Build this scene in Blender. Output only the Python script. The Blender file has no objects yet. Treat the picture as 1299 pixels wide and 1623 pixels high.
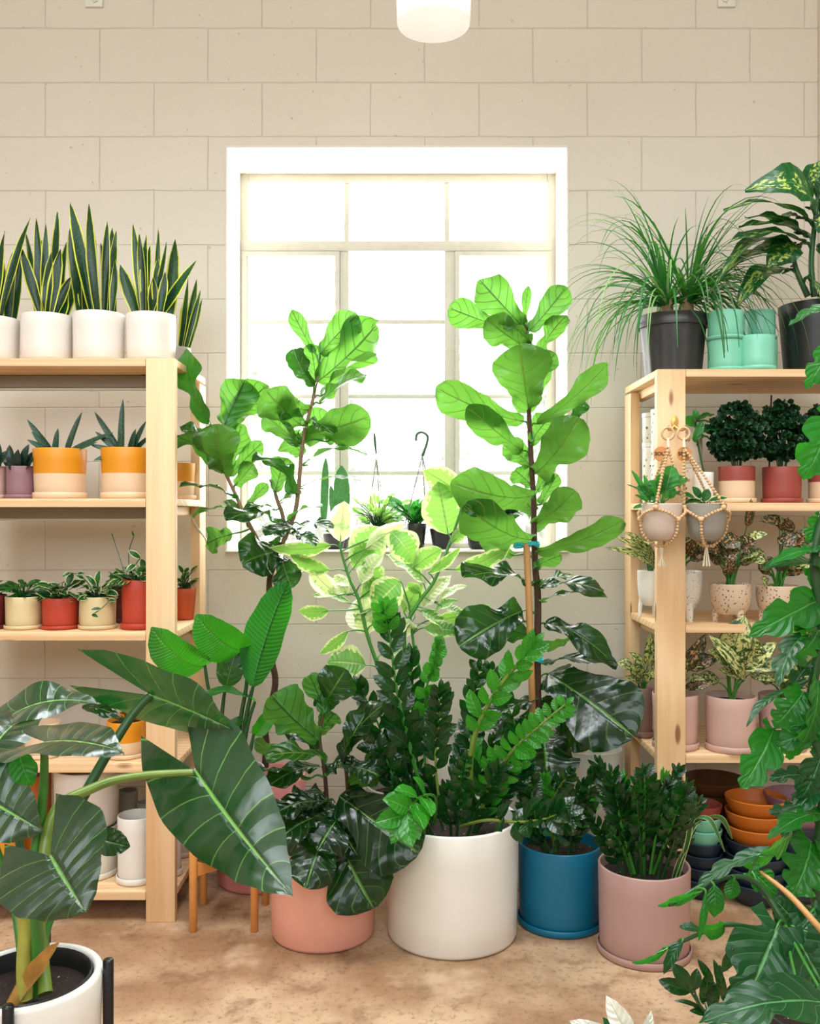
import bpy, math, random
from mathutils import Vector, Matrix
R = random.Random(7)
SC = bpy.context.scene
C = SC.collection
F = 1480.0; CX = 649.5; CY = 811.5; H = 1.257      # focal length in px, optical axis, eye height
WALL = 3.5

# ---------------------------------------------------------------- camera, world, lights
cam = bpy.data.objects.new('camera', bpy.data.cameras.new('camera'))
cam.data.sensor_fit = 'AUTO'; cam.data.sensor_width = 36; cam.data.lens = F/1623*36
cam.location = (0, 0, H); cam.rotation_euler = (math.pi/2, 0, 0); cam.data.clip_start = .05
C.objects.link(cam); SC.camera = cam
SC.view_settings.view_transform = 'Standard'; SC.view_settings.look = 'None'
SC.view_settings.gamma = 1; SC.view_settings.use_curve_mapping = False
SC.view_settings.exposure = 0.07
w = bpy.data.worlds.new('sky'); SC.world = w; w.use_nodes = True
w.node_tree.nodes['Background'].inputs[0].default_value = (1, .985, .96, 1)
w.node_tree.nodes['Background'].inputs[1].default_value = 5.0
def area(name, loc, rot, sx, sy, power, col=(1, .95, .88)):
    l = bpy.data.lights.new(name, 'AREA'); l.shape = 'RECTANGLE'; l.size = sx; l.size_y = sy
    l.energy = power; l.color = col
    o = bpy.data.objects.new(name, l); o.location = loc; o.rotation_euler = rot; C.objects.link(o); return o
area('rear_fill_light', (-.5, -2.7, 3.0), (math.radians(66), 0, 0), 5.2, 2.0, 172, (.86, .94, 1))  # added room fill from above and behind the camera; no window built there
area('overhead_sheen_light', (.1, 1.45, 3.86), (0, 0, 0), 3.6, 1.2, 60, (.88, .95, 1)).data.spread = math.radians(115)  # added overhead light for top light and leaf sheen; ceiling has no opening
for _x in (-1.35, -.1, 1.2): area('highlight_strip', (_x, 1.95, 3.75), (0, 0, 0), .14, 1.4, 7.5, (.92, .97, 1)).data.spread = math.radians(105)  # added strips without fixtures, giving streaky highlights on glossy leaves
area('window_daylight', (-.05, 3.84, 1.9), (math.radians(-90), 0, 0), 1.15, 1.35, 46, (1, 1, .98))
SC.cycles.max_bounces = 8; SC.cycles.diffuse_bounces = 4; SC.cycles.glossy_bounces = 3
SC.cycles.transmission_bounces = 6; SC.cycles.transparent_max_bounces = 8
SC.cycles.sample_clamp_indirect = 6; SC.cycles.caustics_reflective = False; SC.cycles.caustics_refractive = False
try:
    SC.cycles.use_denoising = True
except Exception: pass

# ---------------------------------------------------------------- helpers
def P(x, y, D): return Vector(((x-CX)/F*D, D, H+(CY-y)/F*D))
def X(x, D): return (x-CX)/F*D
def Z(y, D): return H+(CY-y)/F*D
def srgb(r, g, b):
    f = lambda c: (c/255/12.92) if c/255 <= .04045 else ((c/255+.055)/1.055)**2.4
    return (f(r), f(g), f(b), 1)

class MB:
    def __init__(s): s.v = []; s.f = []; s.uv = []; s.m = []
    def grid(s, rows, uvs, mi=0):
        b = len(s.v); n = len(rows[0])
        for r in rows: s.v += [tuple(p) for p in r]
        for i in range(len(rows)-1):
            for j in range(n-1):
                s.f.append((b+i*n+j, b+i*n+j+1, b+(i+1)*n+j+1, b+(i+1)*n+j)); s.m.append(mi)
                s.uv.append((uvs[i][j], uvs[i][j+1], uvs[i+1][j+1], uvs[i+1][j]))
    def tube(s, pts, rad, n=7, mi=0, cap=True, smooth=4, uvx=.5):
        pts = [Vector(p) for p in pts]
        if not hasattr(rad, '__len__'): rad = [rad]*len(pts)
        if smooth and len(pts) > 2: pts, rad = spline(pts, rad, smooth)
        b = len(s.v); k = len(pts); ref = None
        for i, p in enumerate(pts):
            t = (pts[min(i+1, k-1)]-pts[max(i-1, 0)]).normalized()
            if ref is None:
                ref = Vector((0, 0, 1)) if abs(t.z) < .9 else Vector((1, 0, 0))
            a = t.cross(ref).normalized(); c = a.cross(t); ref = c
            for j in range(n):
                q = 2*math.pi*j/n
                s.v.append(tuple(p+(a*math.cos(q)+c*math.sin(q))*rad[i]))
        for i in range(k-1):
            for j in range(n):
                s.f.append((b+i*n+j, b+i*n+(j+1) % n, b+(i+1)*n+(j+1) % n, b+(i+1)*n+j)); s.m.append(mi)
                s.uv.append(((uvx, i/k),)*4)
        if cap:
            s.f.append(tuple(b+j for j in range(n))[::-1]); s.m.append(mi); s.uv.append(((uvx, 0),)*n)
            s.f.append(tuple(b+(k-1)*n+j for j in range(n))); s.m.append(mi); s.uv.append(((uvx, 1),)*n)
    def box(s, x0, x1, y0, y1, z0, z1, mi=0, bev=0.0):
        b = len(s.v)
        if bev <= 0:
            s.v += [(x, y, z) for z in (z0, z1) for y in (y0, y1) for x in (x0, x1)]
            fs = ((0, 2, 3, 1), (4, 5, 7, 6), (0, 1, 5, 4), (2, 6, 7, 3), (0, 4, 6, 2), (1, 3, 7, 5))
            for f in fs: s.f.append(tuple(b+i for i in f)); s.m.append(mi); s.uv.append(((0, 0), (1, 0), (1, 1), (0, 1)))
        else:
            import bmesh
            bm = bmesh.new(); bmesh.ops.create_cube(bm, size=1)
            for v in bm.verts:
                v.co = Vector(((x0+x1)/2+v.co.x*(x1-x0), (y0+y1)/2+v.co.y*(y1-y0), (z0+z1)/2+v.co.z*(z1-z0)))
            bmesh.ops.bevel(bm, geom=bm.edges[:], offset=bev, segments=2, affect='EDGES', profile=.6)
            bm.verts.index_update()
            s.v += [tuple(v.co) for v in bm.verts]
            for f in bm.faces:
                s.f.append(tuple(b+v.index for v in f.verts)); s.m.append(mi); s.uv.append(((0, 0),)*len(f.verts))
            bm.free()
    def lathe(s, cx, cy, prof, n=40, mis=None, cap0=True, cap1=False, rib=0, ribn=0):
        b = len(s.v); k = len(prof)
        for r, z in prof:
            for j in range(n):
                q = 2*math.pi*j/n; rr = r*(1+rib*(math.cos(q*ribn) > .3)) if rib else r
                s.v.append((cx+rr*math.cos(q), cy+rr*math.sin(q), z))
        for i in range(k-1):
            for j in range(n):
                s.f.append((b+i*n+j, b+i*n+(j+1) % n, b+(i+1)*n+(j+1) % n, b+(i+1)*n+j)); s.m.append(mis[i] if mis else 0)
                s.uv.append(((j/n, i/k), ((j+1)/n, i/k), ((j+1)/n, (i+1)/k), (j/n, (i+1)/k)))
        if cap0: s.f.append(tuple(b+j for j in range(n))[::-1]); s.m.append(0); s.uv.append(((0, 0),)*n)
        if cap1: s.f.append(tuple(b+(k-1)*n+j for j in range(n))); s.m.append(mis[-1] if mis else 0); s.uv.append(((0, 0),)*n)
    def sphere(s, c, r, n=8, sc=(1, 1, 1)):
        prof = [(max(1e-4, math.sin(math.pi*i/(n-2))), -math.cos(math.pi*i/(n-2))) for i in range(n-1)]
        b = len(s.v)
        for a, z in prof:
            for j in range(n):
                q = 2*math.pi*j/n
                s.v.append((c[0]+a*r*math.cos(q)*sc[0], c[1]+a*r*math.sin(q)*sc[1], c[2]+z*r*sc[2]))
        for i in range(len(prof)-1):
            for j in range(n):
                s.f.append((b+i*n+j, b+i*n+(j+1) % n, b+(i+1)*n+(j+1) % n, b+(i+1)*n+j)); s.m.append(0); s.uv.append(((.5, .5),)*4)
    def build(s, name, mats, parent=None, smooth=True, origin=None):
        me = bpy.data.meshes.new(name)
        off = Vector(parent_world(parent)) if parent else Vector(origin or (0, 0, 0))
        me.from_pydata([tuple(Vector(v)-off) for v in s.v], [], s.f)
        uvl = me.uv_layers.new(name='uv'); i = 0; flat = []
        for u in s.uv:
            for a in u: flat += [a[0], a[1]]
        uvl.data.foreach_set('uv', flat)
        if not isinstance(mats, (list, tuple)): mats = [mats]
        for m in mats: me.materials.append(m)
        me.polygons.foreach_set('material_index', s.m)
        me.polygons.foreach_set('use_smooth', [smooth]*len(s.f))
        if smooth == 'auto' or smooth == 2: me.set_sharp_from_angle(angle=math.radians(38))
        elif smooth: me.set_sharp_from_angle(angle=math.radians(55))
        me.update()
        o = bpy.data.objects.new(name, me); C.objects.link(o)
        if parent: o.parent = parent
        else: o.location = off
        return o

def parent_world(o):
    v = Vector((0, 0, 0))
    while o: v = v+o.location; o = o.parent
    return v

def spline(pts, rad, k):
    out = []; ro = []; n = len(pts)
    for i in range(n-1):
        p0 = pts[max(i-1, 0)]; p1 = pts[i]; p2 = pts[i+1]; p3 = pts[min(i+2, n-1)]
        for j in range(k):
            t = j/k
            out.append(.5*((2*p1)+(p2-p0)*t+(2*p0-5*p1+4*p2-p3)*t*t+(3*p1-p0-3*p2+p3)*t**3))
            ro.append(rad[i]*(1-t)+rad[i+1]*t)
    out.append(pts[-1]); ro.append(rad[-1]); return out, ro

def thing(name, label, cat, loc, group=None):
    o = bpy.data.objects.new(name, None); C.objects.link(o); o.location = loc; o.empty_display_size = .05
    o['label'] = label; o['category'] = cat
    if group: o['group'] = group
    return o
def tag(o, label, cat, group=None):
    o['label'] = label; o['category'] = cat
    if group: o['group'] = group
    return o
def struct(o, label=None):
    o['kind'] = 'structure'
    if label: o['label'] = label
    return o

# ---------------------------------------------------------------- materials
class NT:
    def __init__(s, name):
        s.m = bpy.data.materials.new(name); s.m.use_nodes = True; s.t = s.m.node_tree
        s.p = s.t.nodes['Principled BSDF']; s.out = s.t.nodes['Material Output']
    def n(s, typ, **kw):
        o = s.t.nodes.new(typ)
        for k, v in kw.items():
            if k.startswith('i_'):
                key = k[2:]; key = int(key) if key.isdigit() else key.replace('_', ' ')
                s.set(o.inputs[key], v)
            else: setattr(o, k, v)
        return o
    def set(s, inp, v):
        if hasattr(v, 'is_output') or isinstance(v, bpy.types.NodeSocket): s.t.links.new(v, inp)
        elif isinstance(v, bpy.types.Node): s.t.links.new(v.outputs[0], inp)
        else: inp.default_value = v
    def math(s, op, a, b=0.0, c=0.0):
        o = s.t.nodes.new('ShaderNodeMath'); o.operation = op
        s.set(o.inputs[0], a); s.set(o.inputs[1], b); s.set(o.inputs[2], c); return o.outputs[0]
    def mix(s, f, a, b):
        o = s.t.nodes.new('ShaderNodeMix'); o.data_type = 'RGBA'
        s.set(o.inputs[0], f); s.set(o.inputs[6], a); s.set(o.inputs[7], b); return o.outputs[2]
    def sstep(s, x, a, b):
        o = s.t.nodes.new('ShaderNodeMapRange'); o.interpolation_type = 'SMOOTHSTEP'
        s.set(o.inputs[0], x); o.inputs[1].default_value = a; o.inputs[2].default_value = b; return o.outputs[0]
    def noise(s, vec, scale, detail=3, rough=.5):
        return s.n('ShaderNodeTexNoise', i_Vector=vec, i_Scale=scale, i_Detail=detail, i_Roughness=rough).outputs[0]
    def coord(s, kind='Object', scale=None, loc=None, rot=None):
        o = s.t.nodes.new('ShaderNodeTexCoord').outputs[kind]
        if scale or loc or rot:
            m = s.t.nodes.new('ShaderNodeMapping'); s.t.links.new(o, m.inputs[0])
            if scale: m.inputs[3].default_value = scale
            if loc: m.inputs[1].default_value = loc
            if rot: m.inputs[2].default_value = rot
            o = m.outputs[0]
        return o
    def bump(s, h, strength=.3, dist=.01):
        o = s.n('ShaderNodeBump', i_Height=h, i_Strength=strength, i_Distance=dist); s.t.links.new(o.outputs[0], s.p.inputs['Normal']); return o

def plain(name, col, rough=.5, spec=.5, coat=0, bump=0, scale=60, var=.06, metal=0):
    t = NT(name); c = t.coord()
    n = t.noise(c, scale, 3)
    dark = tuple(x*(1-var*2) for x in col[:3])+(1,)
    lite = tuple(min(1, x*(1+var)) for x in col[:3])+(1,)
    t.set(t.p.inputs['Base Color'], t.mix(n, dark, lite))
    t.p.inputs['Roughness'].default_value = rough; t.p.inputs['Specular IOR Level'].default_value = spec
    t.p.inputs['Coat Weight'].default_value = coat; t.p.inputs['Metallic'].default_value = metal
    if bump: t.bump(n, bump, .002)
    return t.m

def leafmat(name, top, back, vein, trans, rough=.32, nv=8, slope=1.2, tw=.45, vw=.06, margin=None, mthr=.8, mnoise=.1,
            blotch=None, bscale=30, bthr=.5, bmax=.85, bands=None, coat=.15, bump=.5, mid=.035, bkind='noise', spec=.4, vstr=.6, bd=.012):
    t = NT(name)
    uv = t.n('ShaderNodeUVMap', uv_map='uv').outputs[0]
    sx = t.n('ShaderNodeSeparateXYZ', i_0=uv); u = sx.outputs[0]; v = sx.outputs[1]
    au = t.math('MULTIPLY', t.math('ABSOLUTE', t.math('SUBTRACT', u, .5)), 2)
    ob = t.coord()
    rnd = t.n('ShaderNodeObjectInfo').outputs['Random']
    big = t.noise(ob, 14, 2)
    geo = t.n('ShaderNodeNewGeometry')
    fr = t.math('FRACT', t.math('SUBTRACT', t.math('MULTIPLY', v, nv), t.math('MULTIPLY', t.math('POWER', au, 1.3), slope)))
    dv = t.math('ABSOLUTE', t.math('SUBTRACT', fr, .5))
    sv = t.sstep(dv, vw, 0.0)
    mv = t.sstep(au, mid*1.8, mid*.6)
    vm = t.math('MAXIMUM', t.math('MULTIPLY', sv, vstr), mv)
    base = t.mix(big, tuple(x*.75 for x in top[:3])+(1,), tuple(min(1, x*1.25) for x in top[:3])+(1,))
    tr = trans
    if bands:
        sc = t.n('ShaderNodeMapping', i_0=uv, i_Scale=(2.0, 22, 1)).outputs[0]
        bn = t.sstep(t.noise(sc, 2.2, 3), .45, .6)
        base = t.mix(bn, base, bands)
    if blotch:
        sc = t.n('ShaderNodeMapping', i_0=uv, i_Scale=(1, 1.6, 1)).outputs[0]
        off = t.n('ShaderNodeVectorMath', operation='ADD'); t.set(off.inputs[0], sc); t.set(off.inputs[1], t.math('MULTIPLY', rnd, 9))
        nn = t.noise(off.outputs[0], bscale, 4, .65)
        bm = t.math('MULTIPLY', t.sstep(nn, bthr, bthr+.07), t.sstep(au, bmax, bmax-.15))
        base = t.mix(bm, base, blotch); tr = t.mix(bm, trans, blotch)
    if margin:
        na = t.math('ADD', au, t.math('MULTIPLY', t.math('SUBTRACT', t.noise(uv, 7, 2), .5), mnoise*2))
        mm = t.sstep(na, mthr, mthr+.05)
        base = t.mix(mm, base, margin); tr = t.mix(mm, tr, margin)
    col = t.mix(vm, base, vein)
    col = t.mix(geo.outputs['Backfacing'], col, t.mix(.35, back, col) if blotch or margin else t.mix(vm, back, tuple(x*.45 for x in back[:3])+(1,)))
    hsv = t.n('ShaderNodeHueSaturation', i_Color=col, i_Value=t.math('ADD', t.math('MULTIPLY', rnd, .45), .78)).outputs[0]
    t.set(t.p.inputs['Base Color'], hsv)
    t.set(t.p.inputs['Roughness'], t.math('ADD', t.math('MULTIPLY', geo.outputs['Backfacing'], .25), rough))
    t.p.inputs['Specular IOR Level'].default_value = spec; t.p.inputs['Coat Weight'].default_value = coat
    t.p.inputs['Coat Roughness'].default_value = .2
    hgt = t.math('ADD', t.math('ADD', t.math('MULTIPLY', dv, .6), t.math('MULTIPLY', t.sstep(au, 0, .12), .5)), t.math('MULTIPLY', t.noise(ob, 20, 2), .45))
    t.bump(hgt, bump, bd)
    tl = t.n('ShaderNodeBsdfTranslucent'); t.set(tl.inputs[0], t.mix(vm, tr, tuple(x*.28 for x in trans[:3])+(1,)))
    ms = t.n('ShaderNodeMixShader', i_0=tw); t.t.links.new(t.p.outputs[0], ms.inputs[1]); t.t.links.new(tl.outputs[0], ms.inputs[2])
    t.t.links.new(ms.outputs[0], t.out.inputs[0])
    return t.m

M = {}
G = srgb
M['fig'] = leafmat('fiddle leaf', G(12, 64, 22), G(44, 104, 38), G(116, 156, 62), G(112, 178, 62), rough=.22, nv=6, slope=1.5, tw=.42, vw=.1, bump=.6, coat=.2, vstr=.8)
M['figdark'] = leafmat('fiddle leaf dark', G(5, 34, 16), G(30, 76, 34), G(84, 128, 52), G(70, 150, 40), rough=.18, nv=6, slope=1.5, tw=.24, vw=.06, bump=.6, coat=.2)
M['aloc'] = leafmat('alocasia leaf', G(8, 48, 24), G(62, 78, 34), G(120, 176, 84), G(50, 140, 40), rough=.24, nv=7, slope=.6, tw=.2, vw=.035, bump=.6, mid=.025, spec=.6, coat=1.0, bd=.014)
M['strel'] = leafmat('bird of paradise leaf', G(14, 84, 34), G(30, 112, 44), G(120, 190, 70), G(72, 190, 30), rough=.32, nv=26, slope=2.2, tw=.45, vw=.12, bump=.8, mid=.03)
M['rubber'] = leafmat('variegated ficus leaf', G(84, 150, 60), G(136, 182, 92), G(206, 226, 140), G(150, 210, 84), rough=.28, nv=10, slope=1.0, tw=.42, vw=.05, margin=G(216, 230, 160), mthr=.7, mnoise=.45, bump=.4)
M['rubberpale'] = leafmat('pale variegated ficus leaf', G(204, 218, 160), G(210, 222, 168), G(228, 236, 186), G(206, 226, 140), rough=.28, nv=10, slope=1.0, tw=.42, vw=.05, margin=G(234, 236, 210), mthr=.6, mnoise=.4, blotch=G(124, 176, 84), bscale=2.2, bthr=.55, bump=.4)
M['zz'] = leafmat('zz leaflet', G(6, 42, 16), G(10, 54, 20), G(40, 100, 50), G(60, 150, 40), rough=.16, nv=6, slope=1, tw=.2, vw=.03, bump=.2, coat=.3)
M['zzlite'] = leafmat('young zz leaflet', G(44, 134, 34), G(60, 150, 50), G(120, 190, 80), G(90, 200, 50), rough=.2, nv=6, slope=1, tw=.35, vw=.03, bump=.35, coat=.4)
M['snake'] = leafmat('snake plant blade', G(10, 40, 22), G(10, 44, 24), G(20, 60, 36), G(50, 110, 30), rough=.35, nv=1, slope=0, tw=.12, vw=.0001, margin=G(198, 202, 66), mthr=.74, mnoise=.04, bands=G(26, 70, 40), bump=.1, mid=.0001)
M['cyl'] = leafmat('cylindrical snake plant blade', G(10, 44, 28), G(10, 44, 28), G(20, 60, 36), G(40, 90, 40), rough=.45, nv=1, slope=0, tw=.05, vw=.0001, bands=G(60, 100, 70), bump=.1, mid=.0001)
M['grass'] = leafmat('ponytail blade', G(26, 92, 44), G(40, 110, 50), G(60, 130, 60), G(90, 180, 50), rough=.4, nv=1, slope=0, tw=.25, vw=.0001, bump=.1)
M['grasspale'] = leafmat('pale ponytail blade', G(130, 170, 110), G(150, 190, 130), G(150, 190, 130), G(150, 210, 90), rough=.4, nv=1, slope=0, tw=.3, vw=.0001, bump=.1)
M['dieff'] = leafmat('dieffenbachia leaf', G(14, 72, 34), G(20, 80, 40), G(60, 130, 60), G(50, 150, 40), rough=.35, nv=9, slope=1.2, tw=.2, vw=.05, blotch=G(190, 210, 100), bscale=7, bthr=.5, bmax=.62, bump=.4)
M['agl'] = leafmat('aglaonema leaf', G(30, 74, 30), G(50, 80, 40), G(120, 140, 80), G(90, 140, 50), rough=.35, nv=8, slope=1.2, tw=.2, vw=.05, blotch=G(214, 212, 138), bscale=6.5, bthr=.46, bmax=.98, bump=.3)
M['aglpink'] = leafmat('pink aglaonema leaf', G(30, 56, 26), G(54, 60, 34), G(170, 90, 80), G(90, 90, 40), rough=.35, nv=8, slope=1.2, tw=.15, vw=.05, blotch=G(204, 160, 116), bscale=7, bthr=.52, bmax=.95, bump=.3)
M['hoya'] = leafmat('variegated hoya leaf', G(24, 78, 36), G(60, 110, 60), G(60, 120, 60), G(70, 150, 50), rough=.35, nv=4, slope=1, tw=.2, vw=.02, margin=G(206, 216, 150), mthr=.72, mnoise=.1, bump=.2)
M['pep'] = leafmat('round peperomia leaf', G(28, 96, 36), G(60, 120, 60), G(90, 150, 70), G(80, 180, 50), rough=.28, nv=4, slope=1, tw=.3, vw=.02, bump=.2)
M['dark'] = leafmat('dark succulent leaf', G(18, 44, 34), G(24, 50, 38), G(40, 70, 50), G(30, 70, 30), rough=.35, nv=4, slope=1, tw=.05, vw=.02, bump=.2)
M['aralia'] = leafmat('aralia leaflet', G(14, 56, 26), G(20, 64, 34), G(30, 80, 40), G(30, 100, 40), rough=.45, nv=4, slope=1, tw=.15, vw=.02, bump=.2)
M['mon'] = leafmat('split philodendron leaf', G(12, 92, 26), G(44, 128, 54), G(90, 170, 80), G(66, 190, 40), rough=.3, nv=7, slope=1.6, tw=.35, vw=.04, bump=.5)
M['mondark'] = leafmat('dark split leaf', G(12, 62, 30), G(44, 110, 60), G(90, 150, 90), G(50, 150, 50), rough=.3, nv=7, slope=1.6, tw=.25, vw=.04, bump=.5)
M['white_leaf'] = leafmat('white caladium leaf', G(232, 232, 222), G(220, 226, 210), G(200, 220, 180), G(200, 220, 180), rough=.4, nv=7, slope=1.2, tw=.2, vw=.04, blotch=G(60, 90, 40), bscale=3, bthr=.62, bump=.4)
M['cactus'] = plain('fishbone cactus', G(70, 140, 70), .5, bump=.6, scale=90, var=.3)
M['stem'] = plain('green stem', G(62, 128, 46), .4, var=.2, scale=25)
M['stemdark'] = plain('dark green stem', G(34, 78, 36), .4, var=.2, scale=25)
M['stemolive'] = plain('olive petiole', G(112, 136, 52), .35, var=.15, scale=25)
M['oldstem'] = plain('old yellowing stem', G(172, 170, 70), .6, bump=.6, scale=22, var=.3)
M['dry'] = plain('dry brown sheath', G(176, 126, 52), .7, bump=.7, scale=30, var=.4)
M['bark'] = plain('brown bark', G(84, 58, 42), .85, bump=1, scale=45, var=.35)
M['barklite'] = plain('pale bark', G(140, 112, 84), .8, bump=.8, scale=45, var=.3)
M['stake'] = plain('bamboo stake', G(190, 140, 84), .6, bump=.3, scale=20, var=.12)
M['tie'] = plain('turquoise tie', G(40, 176, 178), .6, bump=.5, scale=120)

def soilmat():
    t = NT('potting soil'); c = t.coord()
    n = t.noise(c, 90, 4, .7); v = t.n('ShaderNodeTexVoronoi', i_Vector=c, i_Scale=95)
    sp = t.math('MULTIPLY', t.sstep(v.outputs['Distance'], .24, .16), t.sstep(t.noise(c, 37, 1), .56, .6))
    col = t.mix(n, G(14, 9, 7), G(64, 44, 34)); t.set(t.p.inputs['Base Color'], t.mix(sp, col, G(214, 200, 180)))
    t.p.inputs['Roughness'].default_value = .9; t.bump(t.math('ADD', n, sp), 1, .01); return t.m
M['soil'] = soilmat()

def ceramic(name, col, rough=.42, speck=None, sscale=70, sthr=.2, var=.04):
    t = NT(name); c = t.coord(); n = t.noise(c, 9, 3)
    a = tuple(x*(1-var) for x in col[:3])+(1,); b = tuple(min(1, x*(1+var)) for x in col[:3])+(1,)
    cc = t.mix(n, a, b)
    if speck:
        v = t.n('ShaderNodeTexVoronoi', i_Vector=c, i_Scale=sscale)
        k = t.n('ShaderNodeSeparateColor', i_0=v.outputs['Color']).outputs[0]
        m = t.math('MULTIPLY', t.sstep(v.outputs['Distance'], sthr+.05, sthr), t.math('GREATER_THAN', k, .35))
        cc = t.mix(m, cc, speck)
    t.set(t.p.inputs['Base Color'], cc); t.p.inputs['Roughness'].default_value = rough
    t.bump(t.noise(c, 160, 2), .06, .002); return t.m
M['cwhite'] = ceramic('white ceramic', G(228, 221, 212))
M['clean'] = ceramic('off white glaze', G(232, 229, 222), .36)
M['salmon'] = ceramic('salmon ceramic', G(234, 168, 150))
M['pinkpot'] = ceramic('rose pink ceramic', G(214, 138, 134))
M['mauve'] = ceramic('mauve ceramic', G(178, 142, 136), .4)
M['mauvedark'] = ceramic('plum ceramic', G(140, 104, 112), .5)
M['greymauve'] = ceramic('grey ceramic', G(168, 156, 154), .45)
M['blue'] = ceramic('teal blue ceramic', G(0, 102, 134), .42)
M['navy'] = ceramic('navy ceramic', G(24, 42, 58), .45)
M['mustard'] = ceramic('mustard glaze', G(218, 142, 22), .4)
M['cream'] = ceramic('cream ceramic', G(226, 196, 162), .5)
M['paleyellow'] = ceramic('pale cream ceramic', G(214, 194, 148), .5)
M['red'] = ceramic('brick red ceramic', G(178, 58, 36), .5)
M['darkred'] = ceramic('dark red ceramic', G(100, 28, 26), .5)
M['terra'] = ceramic('terracotta plastic', G(198, 84, 42), .5)
M['brickrose'] = ceramic('brick rose ceramic', G(150, 66, 56), .5)
M['rosebeige'] = ceramic('dusty rose ceramic', G(200, 164, 152), .4)
M['taupe'] = ceramic('taupe ceramic', G(150, 116, 106), .5)
M['mint'] = ceramic('mint ceramic', G(128, 204, 176), .35)
M['speckwhite'] = ceramic('white speckled stoneware', G(226, 220, 208), .4, G(90, 70, 50), 150, .2)
M['speckbeige'] = ceramic('beige speckled stoneware', G(212, 186, 160), .5, G(80, 50, 34), 125, .25)
M['orange'] = ceramic('orange ceramic', G(188, 102, 26), .45)
M['brown'] = ceramic('brown ceramic', G(92, 54, 22), .45)
M['black'] = plain('black plastic', G(34, 34, 36), .38, scale=20, var=.3)
M['nursery'] = plain('weathered nursery plastic', G(52, 50, 50), .45, scale=12, var=.5)
M['blackmetal'] = plain('black metal', G(18, 18, 20), .3)
M['greypot'] = ceramic('matt grey ceramic', G(150, 146, 136), .5)
M['palepot'] = ceramic('pale rose ceramic', G(206, 186, 172), .5)
M['bead'] = plain('wooden bead', G(218, 178, 130), .55, scale=80, var=.15)
M['cotton'] = plain('cotton cord', G(232, 220, 196), .9)
M['brass'] = plain('brass hook', G(222, 178, 100), .3, metal=.7)
M['tagwood'] = plain('round wooden tag', G(206, 140, 82), .6, scale=30, var=.15)
M['ink'] = plain('black ink', G(24, 18, 16), .7)
M['wire'] = plain('green plastic hanger', G(56, 88, 66), .4)
M['thinwire'] = plain('hanger wire', G(120, 130, 120), .4)
M['bamboo'] = plain('bamboo stand wood', G(212, 142, 74), .4, scale=14, var=.12)
M['whitepaint'] = plain('white painted metal', G(232, 230, 220), .45)
M['cable'] = plain('white cable', G(232, 222, 206), .5)

def woodmat(name, axis, a, b):
    t = NT(name)
    sc = [16, 16, 16]; sc[axis] = 1.1
    c0 = t.coord(); rnd = t.n('ShaderNodeObjectInfo').outputs['Random']
    off = t.n('ShaderNodeVectorMath', operation='ADD'); t.set(off.inputs[0], c0); t.set(off.inputs[1], t.math('MULTIPLY', rnd, 5))
    mp = t.n('ShaderNodeMapping', i_0=off.outputs[0]); mp.inputs[3].default_value = sc; c = mp.outputs[0]
    n1 = t.noise(c, .9, 2); w = t.n('ShaderNodeTexWave', i_Vector=c, i_Scale=.8, i_Distortion=5.5, i_Detail=3, wave_type='RINGS').outputs[1]
    fine = t.noise(c, 7, 3)
    g = t.math('ADD', t.math('MULTIPLY', w, .55), t.math('MULTIPLY', fine, .5))
    k = t.n('ShaderNodeMapping', i_0=off.outputs[0]); ks = [11, 11, 11]; ks[axis] = 3.2; k.inputs[3].default_value = ks
    vo = t.n('ShaderNodeTexVoronoi', i_Vector=k.outputs[0], i_Scale=1)
    kn = t.sstep(vo.outputs['Distance'], .13, .06)
    col = t.mix(g, a, b); col = t.mix(t.math('MULTIPLY', kn, .85), col, G(120, 70, 36))
    t.set(t.p.inputs['Base Color'], col); t.p.inputs['Roughness'].default_value = .6
    t.bump(g, .12, .003); return t.m
M['pinez'] = woodmat('pine upright', 2, G(240, 208, 166), G(216, 172, 122))
M['pinex'] = woodmat('pine shelf board', 0, G(240, 208, 166), G(214, 170, 120))
M['piney'] = woodmat('pine side rail', 1, G(240, 208, 166), G(216, 172, 122))

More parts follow.
